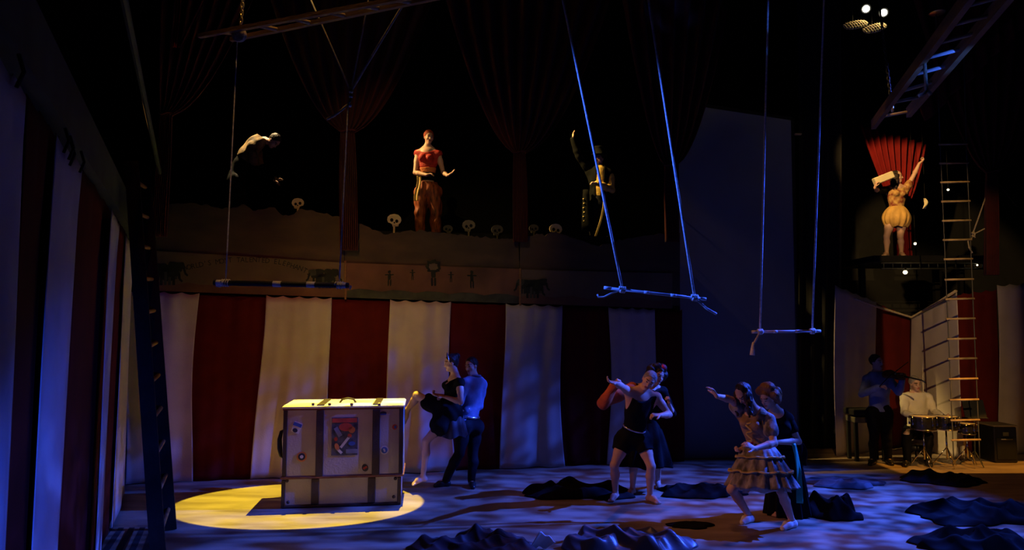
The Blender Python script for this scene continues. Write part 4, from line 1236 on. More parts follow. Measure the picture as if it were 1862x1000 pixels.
# --- gallery figures
GZ = GALLERY_Z
build_person(10.7, {
    'head': (499, 256, -0.05), 'neck': (476, 253, 0.0), 'sha': (464, 262, 0.15), 'shb': (458, 268, -0.17),
    'ela': (474, 300, 0.16), 'wra': (498, 322, 0.05), 'elb': (462, 304, -0.18), 'wrb': (496, 326, -0.12),
    'pelvis': (430, 322, 0.0), 'hia': (432, 328, 0.09), 'hib': (430, 330, -0.10),
    'kna': (440, 372, 0.1), 'knb': (436, 374, -0.1), 'ana': (424, 415, 0.1), 'anb': (422, 415, -0.1), 'toa': (442, 420, 0.1), 'tob': (440, 420, -0.12)},
    'man in a mottled tan jacket stooping over the gallery edge', (0.72, -0.15, -0.65), s=0.98, h=0.009, floor_z=GZ, feet='shoe', twist=(1, 0, -0.6), hump=0.09,
    hair=(M_HAIR, 'crop'), hands={'a': dict(dir=(0.9, -0.1, -0.5), curl=0.3), 'b': dict(dir=(0.85, -0.1, -0.5), curl=0.25)},
    clothes=[garment('jacket', M_JACKET, TORSO + ['uarma', 'uarm2a', 'uarmb', 'uarm2b'], off=0.024, wob=0.009, wk=30, clips=lambda x: neck_clip(x) + [(x['spine'](0.58), -x['up'])]),
             garment('shaded_lower_jacket', M_COAT, TORSO + ['pelvis'], off=0.02, wob=0.005, clips=lambda x: [(x['spine'](0.59), x['up'])]),  # lower jacket in dark cloth, standing for its unlit half
             garment('sleeve', M_COAT, ['farma', 'farmb'], off=0.014)] + trousers(M_TROUSER) + shoes(M_BLACKSHOE))
build_person(11.1, {
    'head': (780, 250, -0.03), 'neck': (777, 268, 0.0), 'sha': (760, 279, 0.02), 'shb': (797, 280, -0.02),
    'ela': (755, 314, -0.08), 'wra': (776, 318, -0.24), 'elb': (806, 314, -0.04), 'wrb': (814, 319, -0.22),
    'pelvis': (777, 345, 0.0), 'hia': (768, 350, 0.0), 'hib': (788, 350, 0.0),
    'kna': (764, 388, -0.03), 'knb': (793, 388, -0.03), 'ana': (764, 422, 0.02), 'anb': (792, 422, 0.02), 'toa': (760, 428, -0.1), 'tob': (796, 428, -0.1)},
    'woman in red top and orange harem trousers gesturing on the gallery', (0.35, -0.9, -0.1), s=0.95, female=True, h=0.008, floor_z=GZ,
    hair=(M_HAIRRED, 'wrap'), hands={'a': dict(dir=(0.85, -0.4, 0.1), curl=0.4), 'b': dict(dir=(0.85, -0.2, 0.5), curl=0.15, n=np.array([-0.3, -0.4, 0.9]))},
    clothes=[garment('top', M_REDTOP, TORSO, off=0.010, clips=lambda x: [(x['spine'](0.5), -x['up']), (x['j']['neck'] - x['up'] * 0.09 + x['front'] * 0.08, norm(x['up'] + x['front'] * 0.8)), (x['j']['neck'] - x['up'] * 0.005, x['up'])]),
             garment('sash', M_SASH, ['torso'], off=0.02, clips=lambda x: [(x['spine'](0.62), -x['up']), (x['spine'](0.50), x['up'])]),
             garment('waist_band', M_BLACKFAB, ['torso', 'pelvis'], off=0.018, clips=lambda x: [(x['spine'](0.80), -x['up']), (x['spine'](0.62), x['up'])]),
             garment('harem_trousers', M_ORANGE, LEGS + ['pelvis'], off=0.045, wob=0.012, wk=30, clips=lambda x: [(x['spine'](0.84), x['up'])]),
             lambda x: sheet(7, 24, lambda u, v: lerp(x['spine'](0.72) - x['shv'] * 0.10 + x['front'] * 0.13, x['spine'](0.72) - x['shv'] * 0.13 + x['front'] * 0.17 - EZ * 0.42, v) + np.array([(u - 0.5) * 0.07 + 0.012 * math.sin(6 * v), 0.01 * math.sin(6 * u), 0]), 'hanging_sash', M_GOLD, x['root'], thick=0.005)])
build_person(11.5, {
    'head': (1089, 289, -0.03), 'neck': (1090, 304, 0.0), 'sha': (1073, 312, 0.02), 'shb': (1108, 313, 0.0),
    'ela': (1052, 284, -0.06), 'wra': (1042, 253, -0.12), 'elb': (1112, 345, -0.05), 'wrb': (1086, 333, -0.24),
    'pelvis': (1088, 368, 0.0), 'hia': (1079, 374, 0.0), 'hib': (1098, 374, 0.0),
    'kna': (1078, 408, -0.05), 'knb': (1098, 408, -0.03), 'ana': (1078, 444, 0.02), 'anb': (1100, 444, 0.02), 'toa': (1072, 450, -0.12), 'tob': (1104, 450, -0.12)},
    'man in dark coat, gold waistcoat and tall hat with one arm raised on the gallery', (-0.5, -0.85, 0.0), s=0.95, h=0.009, floor_z=GZ, feet='shoe',
    hair=(M_HAIR, 'crop'), hands={'a': dict(dir=(0.0, -0.1, 1.0), curl=0.25), 'b': dict(dir=(-0.95, -0.2, 0.1), curl=0.5)},
    clothes=[garment('waistcoat', M_GOLD, TORSO + ['pelvis'], off=0.012, wob=0.003, clips=lambda x: neck_clip(x) + [(x['spine'](0.85), -x['up'])]),
             garment('coat_sleeve', M_COAT, ['uarma', 'uarm2a', 'farma'], off=0.022, wob=0.004),
             garment('coat_side', M_COAT, TORSO + ['pelvis'], off=0.026, wob=0.004, clips=lambda x: neck_clip(x) + [(x['spine'](0.5) - x['shv'] * 0.06, x['shv'])]),
             garment('coat_side', M_COAT, TORSO + ['pelvis'], off=0.026, wob=0.004, clips=lambda x: neck_clip(x) + [(x['spine'](0.5) + x['shv'] * 0.07, -x['shv'])]),
             garment('sleeve', M_GOLD, ['uarmb', 'uarm2b', 'farmb'], off=0.022, wob=0.006),
             lambda x: sheet(5, 22, lambda u, v: lerp(P(1100, 352, 11.28), P(1080, 446, 11.3), v) + np.array([(u - 0.5) * 0.045 + 0.03 * math.sin(4 * v), 0, 0]), 'hanging_sash', mat('dull_gold_sash', (0.26, 0.19, 0.06), 0.7), x['root'], thick=0.006),
             lambda x: [MB().ball(P(1061 + (k % 2), 362 + 8 * k, 11.33), 0.014, 8, 6).build('button', M_BRAID, x['root'], smooth=True) for k in range(6)],
             lambda x: MB().loft([[P(1060 - 3 * v, 345 + 75 * v, 11.38) + np.array([0.05 * math.cos(a) + 0.05, 0.04 * math.sin(a), 0]) * (1 + v) for a in np.linspace(0, 6.283, 16, endpoint=False)] for v in np.linspace(0, 1, 8)]).build('coat_tail', M_COAT, x['root'], smooth=True),
             lambda x: MB().lathe(x['c'] + x['hu'] * 0.055, [(0.145, 0), (0.15, 0.008), (0.1, 0.016), (0.094, 0.13), (0.10, 0.15), (0.002, 0.152)], axis=x['hu'] - x['f'] * 0.12, n=28).build('tall_hat', M_COAT, x['root'], smooth=True)]
            + trousers(M_TROUSER) + shoes(M_BLACKSHOE))

# --- girl on the right platform
PLAT_Z = float(P(1625, 467, 12.3)[2])
build_person(12.3, {
    'head': (1631, 321, -0.03), 'neck': (1630, 337, 0.0), 'sha': (1614, 345, 0.0), 'shb': (1647, 344, 0.0),
    'ela': (1596, 347, -0.16), 'wra': (1591, 341, -0.30), 'elb': (1661, 320, -0.04), 'wrb': (1672, 297, -0.10),
    'pelvis': (1629, 396, 0.0), 'hia': (1620, 400, 0.0), 'hib': (1640, 400, 0.0),
    'kna': (1612, 430, -0.03), 'knb': (1637, 430, -0.03), 'ana': (1612, 461, 0.02), 'anb': (1639, 461, 0.02), 'toa': (1608, 468, -0.10), 'tob': (1643, 468, -0.10)},
    'dark haired girl in floral bodice and ochre bubble skirt on the right platform', (0.75, -0.62, -0.12), s=0.94, female=True, h=0.008, floor_z=PLAT_Z,
    hair=(M_HAIR, 'long'), hands={'a': dict(dir=(0.1, -0.3, 0.9), curl=0.7), 'b': dict(dir=(0.6, -0.2, 0.6), curl=0.75)},
    clothes=[garment('bodice', M_FLORAL, TORSO + ['pelvis'], off=0.013, wob=0.003, clips=lambda x: scoop(0.05)(x) + [(x['spine'](0.8), -x['up'])]),
             garment('sleeve', M_FLORAL, ['uarmb'], off=0.02, wob=0.005), garment('sleeve', M_COAT, ['uarma', 'uarm2a'], off=0.02, wob=0.005),
             skirt('bubble_skirt', M_OCHRE, 0.66, (0.0, 0.0, -0.17), 0.125, 0.17, waves=13, amp=0.018, puff=0.085, flat=0.85)])
pc = P(1606, 324, 12.05)
pd = norm(P(1625, 316, 12.05) - P(1588, 331, 12.05))
tag(MB().box(pc, (0.36, 0.10, 0.13), axes=[pd, np.array([0, 1.0, 0]), np.cross(pd, [0, 1.0, 0])], chamfer=0.012).build('folded_board', M_PAPER),
    'cream rectangular board held on the shoulder of the platform girl', 'board')

# --- musicians
build_person(10.85, {
    'head': (1594, 658, 0.0), 'neck': (1596, 679, 0.02), 'sha': (1577, 690, 0.02), 'shb': (1617, 690, 0.0),
    'ela': (1567, 717, -0.10), 'wra': (1597, 704, -0.32), 'elb': (1634, 714, -0.18), 'wrb': (1641, 691, -0.30),
    'pelvis': (1599, 745, 0.03), 'hia': (1589, 750, 0.03), 'hib': (1610, 750, 0.03),
    'kna': (1590, 795, 0.0), 'knb': (1612, 795, 0.0), 'ana': (1588, 838, 0.05), 'anb': (1616, 840, 0.05), 'toa': (1582, 846, -0.10), 'tob': (1622, 848, -0.10)},
    'standing violinist in a pale blue shirt and black trousers', (0.45, -0.85, -0.15), s=1.0, h=0.009, feet='shoe',
    hair=(M_HAIR, 'crop'), hands={'a': dict(dir=(0.7, -0.3, 0.2), curl=0.8), 'b': dict(dir=(0.0, -0.2, 0.9), curl=0.9)},
    clothes=shirt(M_BLUESHIRT) + trousers(M_BLACKFAB) + shoes(M_BLACKSHOE))
build_person(11.15, {
    'head': (1664, 697, -0.10), 'neck': (1665, 716, -0.03), 'sha': (1645, 723, -0.02), 'shb': (1687, 723, -0.02),
    'ela': (1644, 750, -0.12), 'wra': (1661, 757, -0.34), 'elb': (1699, 748, -0.10), 'wrb': (1714, 756, -0.32),
    'pelvis': (1667, 782, 0.05), 'hia': (1656, 786, 0.03), 'hib': (1678, 786, 0.03),
    'kna': (1648, 792, -0.38), 'knb': (1688, 792, -0.38), 'ana': (1650, 842, -0.36), 'anb': (1688, 842, -0.36), 'toa': (1646, 848, -0.5), 'tob': (1692, 848, -0.5)},
    'seated balding drummer in a white shirt with rolled sleeves', (0.05, -0.85, -0.4), s=0.97, h=0.0085, feet='shoe',
    hair=(M_HAIRGREY, 'crop'), hands={'a': dict(dir=(0.3, -0.9, -0.1), curl=0.7), 'b': dict(dir=(0.3, -0.9, -0.1), curl=0.7)},
    clothes=shirt(M_WHITESHIRT) + trousers(M_BLACKFAB) + shoes(M_BLACKSHOE))

# ------------------------------------------------------------------ the big trunk
TA, TB = F(512, 925), F(728, 918)
TX = norm(TB - TA); TN = norm([TX[1], -TX[0], 0])            # TN towards the audience
def tk(px, py): return plane_hit(TA, TB, px, py)
TW = float(np.linalg.norm(TB - TA)); TD = 0.62
z_mid = float(tk(620, 866)[2]); z_top = float(tk(620, 741)[2])
M_TRUNK = mat('pale_canvas_trunk', (0.48, 0.43, 0.38), 0.7, var=0.08, scale=3, bump=0.15, bscale=50)
M_TRIM = mat('dark_leather_trim', (0.055, 0.035, 0.024), 0.6, bump=0.2)
M_REDWOOD = mat('reddish_wood_rail', (0.20, 0.075, 0.04), 0.55)
M_BRASS = mat('brass', (0.75, 0.6, 0.32), 0.3, 0.85)
AXT = [TX, -TN, EZ]
t = thing('steamer_trunk', (TA + TB) / 2 - TN * TD / 2, 'big pale steamer trunk with dark straps and travel stickers in the pool of light', 'trunk')
cx = (TA + TB) / 2 - TN * TD / 2
MB().box(cx + EZ * (z_mid / 2 + 0.015), (TW, TD, z_mid - 0.03), AXT, chamfer=0.012).build('lower_case', M_TRUNK, t)
MB().box(cx + TX * 0.012 + EZ * ((z_mid + z_top) / 2), (TW + 0.03, TD + 0.02, z_top - z_mid - 0.01), AXT, chamfer=0.014).build('upper_case', M_TRUNK, t)
MB().box(cx + TX * 0.01 + EZ * (z_top + 0.012), (TW + 0.055, TD + 0.05, 0.045), AXT, chamfer=0.016).build('lid', mat('brightened_lid_canvas', (0.92, 0.88, 0.80), 0.6, var=0.03), t)  # lid colour raised to stand for the white-hot light on top
fc = cx + TN * (TD / 2)
MB().box(cx + TX * 0.01 + EZ * z_mid, (TW + 0.06, TD + 0.05, 0.035), AXT, chamfer=0.01).build('rail', M_REDWOOD, t)
MB().box(cx + EZ * 0.02, (TW + 0.02, TD + 0.02, 0.04), AXT, chamfer=0.01).build('base_board', M_TRIM, t)
for px in (582, 684):
    xo = (tk(px, 800) - fc) @ TX
    MB().box(fc + TX * xo + TN * 0.016 + EZ * ((z_mid + z_top) / 2 - 0.01), (0.09, 0.02, z_top - z_mid - 0.03), AXT, chamfer=0.006).build('strap', M_TRIM, t)
    MB().box(fc + TX * (xo - 0.045) + TN * 0.008 + EZ * (z_mid / 2 + 0.01), (0.09, 0.02, z_mid - 0.06), AXT, chamfer=0.006).build('strap', M_TRIM, t)
    MB().box(cx + TX * xo + EZ * (z_top + 0.037), (0.09, TD + 0.03, 0.012), AXT, chamfer=0.004).build('strap', M_TRIM, t)
for sg in (-1, 1):
    MB().box(fc + TX * (sg * (TW / 2 - 0.012) + 0.012) + TN * 0.011 + EZ * ((z_mid + z_top) / 2), (0.05, 0.024, z_top - z_mid - 0.04), AXT, chamfer=0.006).build('corner_trim', M_TRIM, t)
    MB().box(fc + TX * (sg * (TW / 2 - 0.015)) + TN * 0.002 + EZ * (z_mid / 2), (0.045, 0.022, z_mid - 0.05), AXT, chamfer=0.006).build('corner_trim', M_TRIM, t)
for px, py in ((522, 874), (719, 870), (524, 913), (716, 903)):
    p = tk(px, py)
    MB().lathe(p + TN * 0.004, [(0.02, 0), (0.02, 0.006), (0.012, 0.014), (0.002, 0.016)], axis=TN, n=12).build('corner_rivet', M_TRIM, t, smooth=True)
MB().box(fc + TX * 0.01 + TN * 0.013 + EZ * (z_top - 0.014), (TW + 0.04, 0.012, 0.022), AXT, chamfer=0.004).build('lid_edge', M_REDWOOD, t)
# side handle of padded leather, top carrying handle, latches
hx = cx - TX * (TW / 2 + 0.005)
hp = [hx + TN * 0.12 + EZ * (z_mid + (z_top - z_mid) * k) - TX * b for k, b in ((0.66, 0.0), (0.63, 0.055), (0.52, 0.075), (0.38, 0.07), (0.27, 0.055), (0.24, 0.0))]
MB().tube(hp, [0.014, 0.022, 0.028, 0.03, 0.022, 0.014], 10).build('side_handle', M_BLACKSHOE, t, smooth=True)
for k in (0.66, 0.24):
    MB().box(hx + TN * 0.12 + EZ * (z_mid + (z_top - z_mid) * k) - TX * 0.008, (0.02, 0.07, 0.05), AXT, chamfer=0.006).build('handle_plate', M_BRASS, t)
hp = [cx + TX * (0.03 + dx) + EZ * (z_top + 0.03 + dz) + TN * 0.1 for dx, dz in ((-0.1, 0), (-0.07, 0.045), (0, 0.06), (0.07, 0.045), (0.1, 0))]
MB().tube(hp, 0.013, 8).build('top_handle', M_TRIM, t, smooth=True)
MB().box(hx + TN * 0.2 + EZ * (z_mid + 0.06) - TX * 0.012, (0.03, 0.05, 0.06), AXT, chamfer=0.006).build('latch', M_BRASS, t)
for px in (570, 600, 640, 690):
    MB().box(tk(px, 736) + TN * 0.03 + EZ * 0.01, (0.035, 0.02, 0.035), AXT, chamfer=0.005).build('latch', M_BRASS, t)
# poster and stickers (flat prints)
def chip(mb_, px, py, w, h, ang=0, round_=False, lift=0.012, n=20):
    o = tk(px, py) + TN * lift
    ex = rot(TX, TN, math.radians(ang)); ey = np.cross(TN, ex)
    if round_: pts = [(w / 2 * math.cos(a), h / 2 * math.sin(a)) for a in np.linspace(0, 2 * math.pi, n, endpoint=False)]
    else: pts = [(-w / 2, -h / 2), (w / 2, -h / 2), (w / 2, h / 2), (-w / 2, h / 2)]
    return MB().plate(pts, o, ex, ey, TN, 0.002)
S_W = mat('sticker_white', (0.72, 0.70, 0.66), 0.6, var=0.05); S_B = mat('sticker_blue', (0.05, 0.12, 0.42), 0.6)
S_R = mat('sticker_red', (0.55, 0.08, 0.04), 0.6); S_K = mat('sticker_dark', (0.035, 0.035, 0.045), 0.6); S_O = mat('sticker_orange', (0.62, 0.22, 0.07), 0.6)
S_G = mat('sticker_grey', (0.25, 0.27, 0.30), 0.6)
S_P = mat('poster_print', (0.035, 0.04, 0.06), 0.5, scale=14, col2=(0.14, 0.15, 0.17))
po = chip(None, 627, 793, 0.31, 0.45).build('poster', S_P, t)
for (x, y, w, h, a, m, rd) in ((627, 764, 0.29, 0.05, 0, S_R, 0), (629, 776, 0.16, 0.10, 0, S_R, 1), (640, 781, 0.08, 0.08, 0, S_O, 1), (615, 785, 0.05, 0.12, 30, S_G, 0), (628, 803, 0.03, 0.17, -38, S_W, 0), (613, 812, 0.05, 0.09, 20, S_O, 1),
                               (640, 806, 0.08, 0.05, 0, S_B, 1), (640, 820, 0.14, 0.05, 0, S_G, 0), (618, 820, 0.03, 0.07, 45, S_W, 0), (611, 798, 0.04, 0.05, 0, S_R, 1), (636, 792, 0.05, 0.05, 0, S_R, 1)):
    q = chip(None, x, y, w, h, a, bool(rd), lift=0.0145).build('print', m, t)
    q.parent = po
def sticker(x, y, layers):
    first = None
    for i, (dx, dy, w, h, a, m, rd) in enumerate(layers):
        q = chip(None, x + dx, y + dy, w, h, a, rd, lift=0.012 + 0.0022 * i).build('sticker' if i == 0 else 'print', m, t)
        if first is None: first = q
        else: q.parent = first
sticker(540, 777, [(0, 0, 0.10, 0.13, -22, S_W, False), (1.5, -5, 0.10, 0.04, -22, S_B, False), (-3, 5, 0.06, 0.05, -22, S_K, True)])
sticker(549, 830, [(0, 0, 0.12, 0.12, 0, S_O, True), (0, 0, 0.085, 0.085, 0, S_K, True), (0, 0, 0.04, 0.04, 0, S_W, True)])
sticker(664, 850, [(0, 0, 0.075, 0.09, 20, S_K, True), (0, 0, 0.05, 0.025, 30, S_R, False)])
sticker(699, 818, [(0, 0, 0.105, 0.105, 0, S_W, True), (0, 0, 0.075, 0.075, 0, S_B, True), (0, 0, 0.02, 0.04, 20, S_W, False)])
sticker(697, 751, [(0, 0, 0.08, 0.045, 0, S_K, True), (0, 2, 0.07, 0.015, 0, S_B, False)])
sticker(718, 776, [(0, 0, 0.065, 0.065, 0, S_R, True), (1, 0, 0.03, 0.04, 0, S_B, True)])

# ------------------------------------------------------------------ ropes, ladders, trapezes
def to_ceiling(a, b, z=9.47):
    a = np.asarray(a, float); d = np.asarray(b, float) - a
    return a + d * ((z - a[2]) / d[2])

def rope_pts(a, b, n=10, sag=0.0):
    return [lerp(a, b, u) - EZ * sag * math.sin(math.pi * u) for u in np.linspace(0, 1, n)]

def ladder(label, rails, rungs, rw, rh, rr, m, mr=None, base=None, up=EZ, special=None):
    t = thing('wooden_ladder', base if base is not None else rails[0][0], label, 'ladder')
    for a, b in rails:
        dirbox(MB(), a, b, rw, rh, up=up).build('rail', m, t)
    for i, (a, b) in enumerate(rungs):
        MB().tube([a, b], rr, 8).build('rung', (special or {}).get(i, mr or m), t, smooth=True)
    return t
# leaning ladder at left
na, nb = F(289, 1030), P(246, 395, 6.9)
dirn = norm(nb - na); nb = na + dirn * 4.0
fa_, fb_ = F(309, 964), None
ftop = P(262, 305, 7.75)
dfar = norm(ftop - fa_); fb_ = fa_ + dfar * 4.0
rungs = [(lerp(na, nb, k), lerp(fa_, fb_, k)) for k in np.linspace(0.055, 0.95, 11)]
ladder('dark wooden ladder leaning at the left end of the back drapes', [(na, nb), (fa_, fb_)], rungs, 0.13, 0.04, 0.022, M_DARKWOOD, M_WOOD, base=(na + fa_) / 2, up=norm(fa_ - na))
# ladder hung flat over the stage, upper left
HZ = 4.30
r1 = (F(362, 65.5, HZ), F(362, 65.5, HZ) + (F(690, 5, HZ) - F(362, 65.5, HZ)) * 1.5)
r2 = (F(420, 72, HZ), F(420, 72, HZ) + (F(770, 0, HZ) - F(420, 72, HZ)) * 1.5)
rg = [(F(x0, y0, HZ), F(x1, y1, HZ)) for x0, y0, x1, y1 in ((400, 58.5, 440, 61), (468, 46, 505, 54), (533, 34, 566, 42), (597, 22, 629, 29), (660, 10.5, 690, 16), (720, 0, 748, 4))]
ladder('wooden ladder hung flat above the left of the stage', [r1, r2], rg, 0.03, 0.03, 0.016, M_WOOD, M_PALEWOOD)
pc = F(437, 60, HZ)
pt = thing('pulley_block', pc, 'round pulley on a chain at the end of the upper left hanging ladder', 'pulley')
MB().lathe(pc - np.array([0, 0.02, 0.02]), [(0.01, -0.02), (0.05, -0.02), (0.055, -0.008), (0.04, 0), (0.055, 0.008), (0.05, 0.02), (0.01, 0.02)], axis=(0.2, 1, 0.2), n=18).build('wheel', M_ROPE, pt, smooth=True)
ch = rope_pts(pc + EZ * 0.05, P(445, -40, pc[1]), 14)
for i in range(13):
    c = (ch[i] + ch[i + 1]) / 2; dv = norm(ch[i + 1] - ch[i]); sv = np.array([1.0, 0, 0]) if i % 2 else np.array([0, 1.0, 0])
    MB().tube([c + dv * 0.024 * math.cos(a) + sv * 0.012 * math.sin(a) for a in np.linspace(0, 2 * math.pi, 11)], 0.005, 5, cap=False).build('chain_link', M_BRASS, pt, smooth=True)

# bridle of three ropes
KY = float(F(600, 22, HZ)[1]) + 0.12
kn = P(638, 166, KY)
br = thing('rope_bridle', kn, 'three ropes meeting at a shackle above the left trapeze', 'rope')
for x, y in ((548, -40), (675, -25), (765, -45)):
    top = P(x, y, KY + (0.35 if x == 548 else 0.1))
    MB().tube(rope_pts(to_ceiling(kn, top), kn, 8), 0.006 if x != 765 else 0.009, 8).build('rope', M_ROPE, br, smooth=True)
MB().ball(kn, 0.018).build('shackle', M_BRASS, br, smooth=True)
MB().tube([kn - EZ * 0.02, kn - EZ * 0.045], 0.014, 8).build('swivel', M_STEEL, br, smooth=True)
MB().tube([kn - EZ * 0.045, P(637, 184, KY), P(634, 189, KY)], 0.007, 6).build('hook', M_STEEL, br, smooth=True)
MB().ball(P(636.5, 192, KY), 0.012).build('swivel_ball', M_TAPE, br, smooth=True)
MB().tube([P(634, 188, KY), P(622, 199, KY), P(608, 210, KY), P(594, 217, KY)], 0.009, 6).build('rope_tail', M_ROPE, br, smooth=True)
kn2 = P(633, 190, KY)

def trapeze(label, bl_, br_, rope_l, rope_r, rr, bar_r, m_bar, tapes, m_rope, knots=(0.16, 0.86), tails=(), tape_m=None, fixed=False):
    mid = (bl_ + br_) / 2
    t = thing('trapeze', mid, label, 'trapeze')
    MB().tube([bl_, br_], bar_r, 10).build('bar', m_bar, t, smooth=True)
    for u, w in tapes:
        MB().tube([lerp(bl_, br_, u - w), lerp(bl_, br_, u + w)], bar_r * 1.12, 10).build('tape_band', tape_m or M_TAPE, t, smooth=True)
    for u, top in zip(knots, (rope_l, rope_r)):
        k = lerp(bl_, br_, u)
        MB().tube(rope_pts(k + EZ * bar_r, top if fixed else to_ceiling(k, top), 8), rr, 8).build('rope', m_rope, t, smooth=True)
        ax = norm(br_ - bl_)
        s1 = np.cross(ax, EZ)
        MB().tube([k + ax * (i / 30 - 0.5) * 0.05 + (s1 * math.cos(i * 0.7) + np.cross(s1, ax) * math.sin(i * 0.7)) * (bar_r + rr * 0.8) for i in range(31)], rr * 0.9, 6).build('knot', m_rope, t, smooth=True)
    for pts, r in tails:
        MB().tube(pts, r, 7).build('rope_tail', m_rope, t, smooth=True)
    return t
Y1 = KY
trapeze('long black trapeze bar with tape bands in front of the elephant banner', P(389, 514, Y1), P(634, 519, Y1), F(432, 62, HZ), kn2, 0.005, 0.019, M_BLACKBAR,
        [(0.05, 0.03), (0.47, 0.03), (0.72, 0.03), (0.95, 0.03)], M_WHITEROPE, knots=(0.087, 0.93), tails=[([P(634, 519, Y1), P(638, 521, Y1), P(636, 526, Y1)], 0.006), ([P(410, 517, Y1), P(400, 521, Y1), P(393, 520, Y1)], 0.006)], fixed=True)
Y2 = 5.9
trapeze('tilted trapeze with bright tape bands swinging in front of the tall screen', P(1098, 523, Y2), P(1284, 544, Y2), P(1014, -45, Y2 + 0.4), P(1172, -45, Y2 + 0.4), 0.0115, 0.013, M_BARWHITE,
        [(0.035, 0.035), (0.42, 0.03), (0.68, 0.03), (0.97, 0.03)], M_WHITEROPE, knots=(0.18, 0.885),
        tails=[([P(1264, 542, Y2), P(1274, 551, Y2), P(1285, 561, Y2), P(1303, 571, Y2)], 0.011), ([P(1128, 528, Y2), P(1112, 533, Y2), P(1098, 540, Y2), P(1088, 540, Y2), P(1086, 535, Y2)], 0.008)])
Y3 = 8.0
trapeze('small pale trapeze with a tasselled rope end at right of the tall screen', P(1367, 603.5, Y3), P(1492, 602, Y3), P(1398, -40, Y3), P(1500, -40, Y3), 0.012, 0.0165, M_BARWHITE,
        [(0.04, 0.04), (0.34, 0.03), (0.66, 0.03), (0.95, 0.05)], M_WHITEROPE, knots=(0.12, 0.88),
        tails=[([P(1381, 606, Y3), P(1375, 617, Y3), P(1371, 624, Y3)], 0.013), ([P(1371, 623, Y3), P(1369, 628, Y3), P(1369, 636, Y3), P(1368, 646, Y3)], [0.02, 0.016, 0.026, 0.03])])

# rope ladder
YR = 10.3
rl = thing('rope_ladder', P(1755, 836, YR) * np.array([1, 1, 0]) + EZ * 0.0, 'long rope ladder with pale wooden rungs hanging at the right', 'ladder')
ry = [262, 296.5, 331, 366, 401, 436, 471, 508, 543.5, 579.5, 616, 652, 689, 727, 764, 800]
def rlx(y, side): return (1709.5 if side == 0 else 1757.0) + (y - 262) * 0.043
for sd, top in ((0, (1700, -20)), (1, (1749, -20))):
    pts = [to_ceiling(P(rlx(262, sd), 262, YR), P(top[0], top[1], YR))] + [P(rlx(y, sd), y, YR) for y in ry] + [P(rlx(836, sd), 836, YR)]
    MB().tube(pts, 0.0075, 6).build('side_rope', mat('thin_dark_rope', (0.10, 0.095, 0.08), 0.8), rl, smooth=True)
for y in ry:
    MB().tube([P(rlx(y, 0) - 2.5, y + 0.6, YR), P(rlx(y, 1) + 2.5, y - 0.6, YR)], 0.016, 8).build('rung', M_PALEWOOD, rl, smooth=True)

# big ladder slanting away at upper right
HR = 4.35
def fr(x, y): return F(x, y, HR)
ra0, ra1 = fr(1588, 227), fr(1588, 227) + (fr(1757, 0) - fr(1588, 227)) * 1.25
rb0, rb1 = fr(1652, 205), fr(1652, 205) + (fr(1836, -12) - fr(1652, 205)) * 1.2
rg = [(fr(*p), fr(*q)) for p, q in (((1603, 212), (1652, 203)), ((1625, 186), (1672, 177)), ((1643, 165), (1704, 147)), ((1660, 136.5), (1728, 118)), ((1681, 106.5), (1752, 88)), ((1705, 79), (1786, 57)), ((1731, 45.5), (1812, 25)), ((1757, 11), (1835, -10)))]
ladder('large wooden ladder slanting away from the upper right corner', [(ra0, ra1), (rb0, rb1)], rg, 0.045, 0.10, 0.016, M_WOOD, mat('worn_rung_wood', (0.40, 0.29, 0.17), 0.6), special={3: M_BARWHITE, 4: M_BARWHITE})  # the two blue-lit rungs get a paler colour to read as lit
yk = float(fr(1681, 106.5)[1]) - 0.02
yt = thing('tied_rope', P(1686, 172, yk), 'short pale rope ending in a fork at the large right ladder', 'rope')
MB().tube([P(1681, 108, yk), P(1683, 140, yk), P(1685, 165, yk)], 0.014, 8).build('rope', M_ROPE, yt, smooth=True)
MB().tube([P(1685, 165, yk), P(1679, 171, yk), P(1671, 174, yk)], 0.014, 8).build('rope_end', M_ROPE, yt, smooth=True)
MB().tube([P(1685, 165, yk), P(1690, 169, yk), P(1692, 173, yk)], 0.014, 8).build('rope_end', M_ROPE, yt, smooth=True)
ck = float(fr(1622, 200)[1])
cht = thing('hanging_chain', P(1622, 200, ck), 'chain holding the lower end of the large right ladder', 'chain')
ch = rope_pts(P(1602, 30, ck), P(1621, 192, ck), 26)
MB().tube([ch[0], to_ceiling(ch[1], ch[0])], 0.008, 6).build('drop_line', M_DARKSTEEL, cht)
for i in range(25):
    c = (ch[i] + ch[i + 1]) / 2; dv = norm(ch[i + 1] - ch[i]); sv = np.array([1.0, 0, 0]) if i % 2 else np.array([0, 1.0, 0])
    MB().tube([c + dv * 0.024 * math.cos(a) + sv * 0.013 * math.sin(a) for a in np.linspace(0, 2 * math.pi, 11)], 0.006, 5, cap=False).build('chain_link', M_DARKSTEEL, cht, smooth=True)
MB().tube([P(1622, 192, ck), P(1623, 203, ck)], 0.014, 8).build('shackle', M_BRASS, cht, smooth=True)

